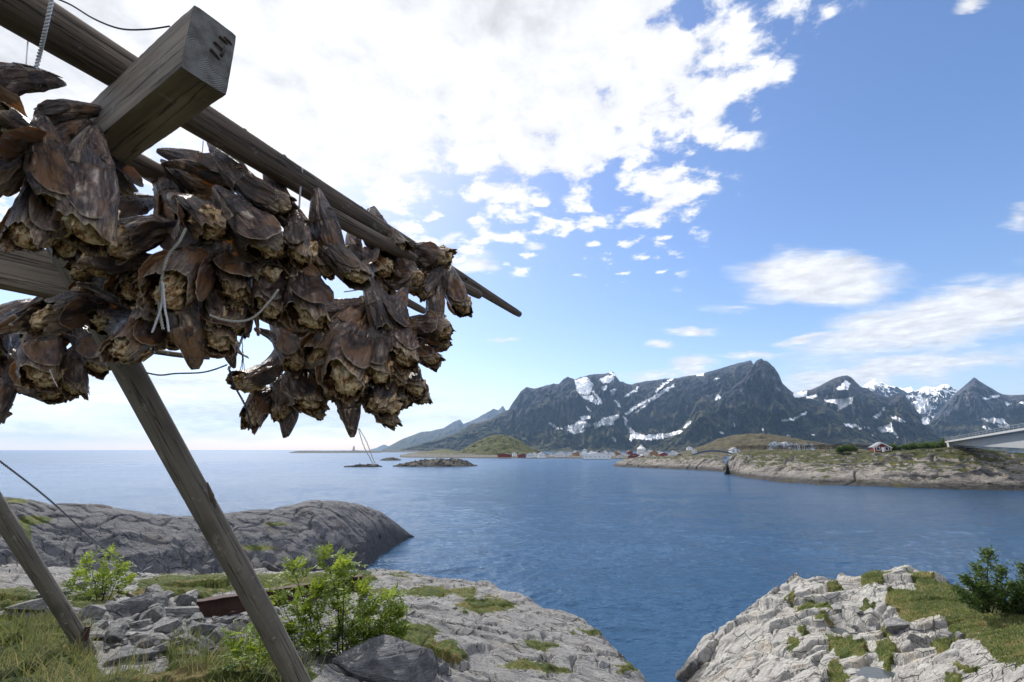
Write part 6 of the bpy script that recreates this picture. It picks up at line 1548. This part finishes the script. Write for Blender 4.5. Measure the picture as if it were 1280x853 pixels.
# concrete girder bridge at the right edge
def bridge_big():
    A = PZ(1186, 555, 0) if False else None
    azA, _ = az_el(1202, 555); A = Vector((236 * math.sin(azA), 236 * math.cos(azA), 0)); azB, _ = az_el(1400, 520); B = Vector((135 * math.sin(azB), 135 * math.cos(azB), 0))
    _, eA = az_el(1198, 552); zA = CAMZ + 236 * eA; 
    # height on the right edge of the view
    ax = (B - A); L = ax.length; axn = ax.normalized(); sd_ = axn.cross(Vector((0, 0, 1))).normalized(); root = empty('concrete_bridge', (A.x, A.y, zA)); n = 30
    aE, e1_ = az_el(1280, 540); _, e2_ = az_el(1280, 560)
    fs_ = min(np.linspace(.02, 1, 500), key=lambda f: abs(math.atan2(A.x + ax.x * f, A.y + ax.y * f) - aE)); RE = math.hypot(A.x + ax.x * fs_, A.y + ax.y * fs_)
    rise = (CAMZ + RE * e1_ - zA) / fs_; dE = RE * (e1_ - e2_)
    zs = lambda f: rise * f; dep = lambda f: 1.3 + (dE - 1.3) * f / fs_
    mb = MB(); mc = MB(); mr = MB()
    for i in range(n):
        q = []; q2 = []; q3 = []
        for f in (i / n, (i + 1) / n):
            c0 = Vector((ax.x * f, ax.y * f, zs(f)))
            q += [c0 + sd_ * 2.4 + Vector((0, 0, -dep(f))), c0 - sd_ * 2.4 + Vector((0, 0, -dep(f))), c0 - sd_ * 3.0 + Vector((0, 0, -.45)), c0 + sd_ * 3.0 + Vector((0, 0, -.45))]
            q2 += [c0 + sd_ * 4.4 + Vector((0, 0, -.44)), c0 - sd_ * 4.4 + Vector((0, 0, -.44)), c0 - sd_ * 4.4 + Vector((0, 0, .1)), c0 + sd_ * 4.4 + Vector((0, 0, .1))]
        fc = [[0, 4, 5, 1], [1, 5, 6, 2], [2, 6, 7, 3], [3, 7, 4, 0]] + ([[0, 1, 2, 3]] if i == 0 else []) + ([[4, 7, 6, 5]] if i == n - 1 else [])
        mb.add([v[:] for v in q], fc); mc.add([v[:] for v in q2], fc)
        c0 = Vector((ax.x * i / n, ax.y * i / n, zs(i / n)))
        for s_ in (1, -1): mr.tube([c0 + sd_ * 4.3 * s_ + Vector((0, 0, .1)), c0 + sd_ * 4.3 * s_ + Vector((0, 0, 1.1))], .06, 5)
    for s_ in (1, -1):
        for hh in (.55, 1.08): mr.tube([Vector((0, 0, hh)) + sd_ * 4.3 * s_, Vector((ax.x, ax.y, rise + hh)) + sd_ * 4.3 * s_], .05, 5)
    mb.build('girder', M['concrete'], root); mc.build('deck', M['concrete'], root); mr.build('railing', M['rail_grey'], root)
    MB().box((-axn.x * 1.5, -axn.y * 1.5, -2.2), (3, 7, 3.6), math.atan2(axn.y, axn.x)).build('abutment', M['concrete'], root)
    MB().box((ax.x * .82, ax.y * .82, -8), (3, 5, 22), math.atan2(axn.y, axn.x)).build('pier', M['concrete'], root)
    tag(root, 'pale concrete girder bridge rising toward the right edge of the view', 'bridge')
bridge_big()
# lamp posts along the road
for px, py0, py1, lb in [(1134,562,549,'thin street lamp right of the red cabin'),(1183,558,547,'thin street lamp at the start of the concrete bridge'),(1062,562,556,'short lamp post left of the red cabin')]:
    R = 244; az, el = az_el(px, py0); _, e1 = az_el(px, py1); z = CAMZ + R * el; root = empty('street_lamp', (R * math.sin(az), R * math.cos(az), z), (0, 0, -az)); h_ = R * (e1 - el)
    MB().tube([(0, 0, -1.5), (0, 0, h_)], [.11, .07], 8).build('pole', M['lamp_grey'], root); MB().tube([(0, 0, h_), (-.6, 0, h_ + .15)], .05, 6).build('arm', M['lamp_grey'], root); MB().box((-.9, 0, h_ + .14), (.7, .28, .14)).build('lamp_head', M['lamp_grey'], root); tag(root, lb, 'street lamp', 'street lamps on the headland')
# bushes on the headland
for k, (px, py, wp, hh) in enumerate([(1155,561,26,5),(1170,561,18,4),(1185,560,12,6),(1142,562,14,3),(1064,563.5,18,4),(1118,563,10,4),(1050,564,12,3)]):
    R = 243; az, el = az_el(px, py); g = Vector((R * math.sin(az), R * math.cos(az), CAMZ + R * el - .4)); s = R / F; r3 = random.Random(k)
    stems = [((r3.uniform(-.3, .3) * wp * s, 0, 0), (r3.uniform(-.5, .5) * wp * s, r3.uniform(-1.5, 1.5), r3.uniform(.5, 1.0) * hh * s + .4), .06) for _ in range(7)]
    shrub('bush', g, stems, ['broad bush right of the red cabin', 'second bush right of the red cabin', 'upright bush beside the bridge lamp', 'low bush close to the red cabin wall', 'bush left of the red cabin near the racks', 'small bush touching the right corner of the cabin', 'little bush at the right end of the racks'][k], 'bush_leaf', False, 40 + k, .42, 9, per=12, ln=1.1)
# navigation cairn on the reef and a marker on the whaleback
az, el = az_el(442, 564); R = 2180
MB().add([(-3, -3, 0), (3, -3, 0), (3, 3, 0), (-3, 3, 0), (-1.6, -1.6, 20), (1.6, -1.6, 20), (1.6, 1.6, 20), (-1.6, 1.6, 20), (0, 0, 26)], [[0, 1, 5, 4], [1, 2, 6, 5], [2, 3, 7, 6], [3, 0, 4, 7], [4, 5, 8], [5, 6, 8], [6, 7, 8], [7, 4, 8]])
mb = MB(); mb.add([(-5, -5, -3), (5, -5, -3), (5, 5, -3), (-5, 5, -3), (-2.4, -2.4, 18), (2.4, -2.4, 18), (2.4, 2.4, 18), (-2.4, 2.4, 18), (0, 0, 24)], [[0, 1, 5, 4], [1, 2, 6, 5], [2, 3, 7, 6], [3, 0, 4, 7], [4, 5, 8], [5, 6, 8], [6, 7, 8], [7, 4, 8]])
o = mb.build('beacon', M['concrete']); o.location = (R * math.sin(az), R * math.cos(az), CAMZ + R * el); tag(o, 'small stone beacon standing on the long thin reef', 'beacon')
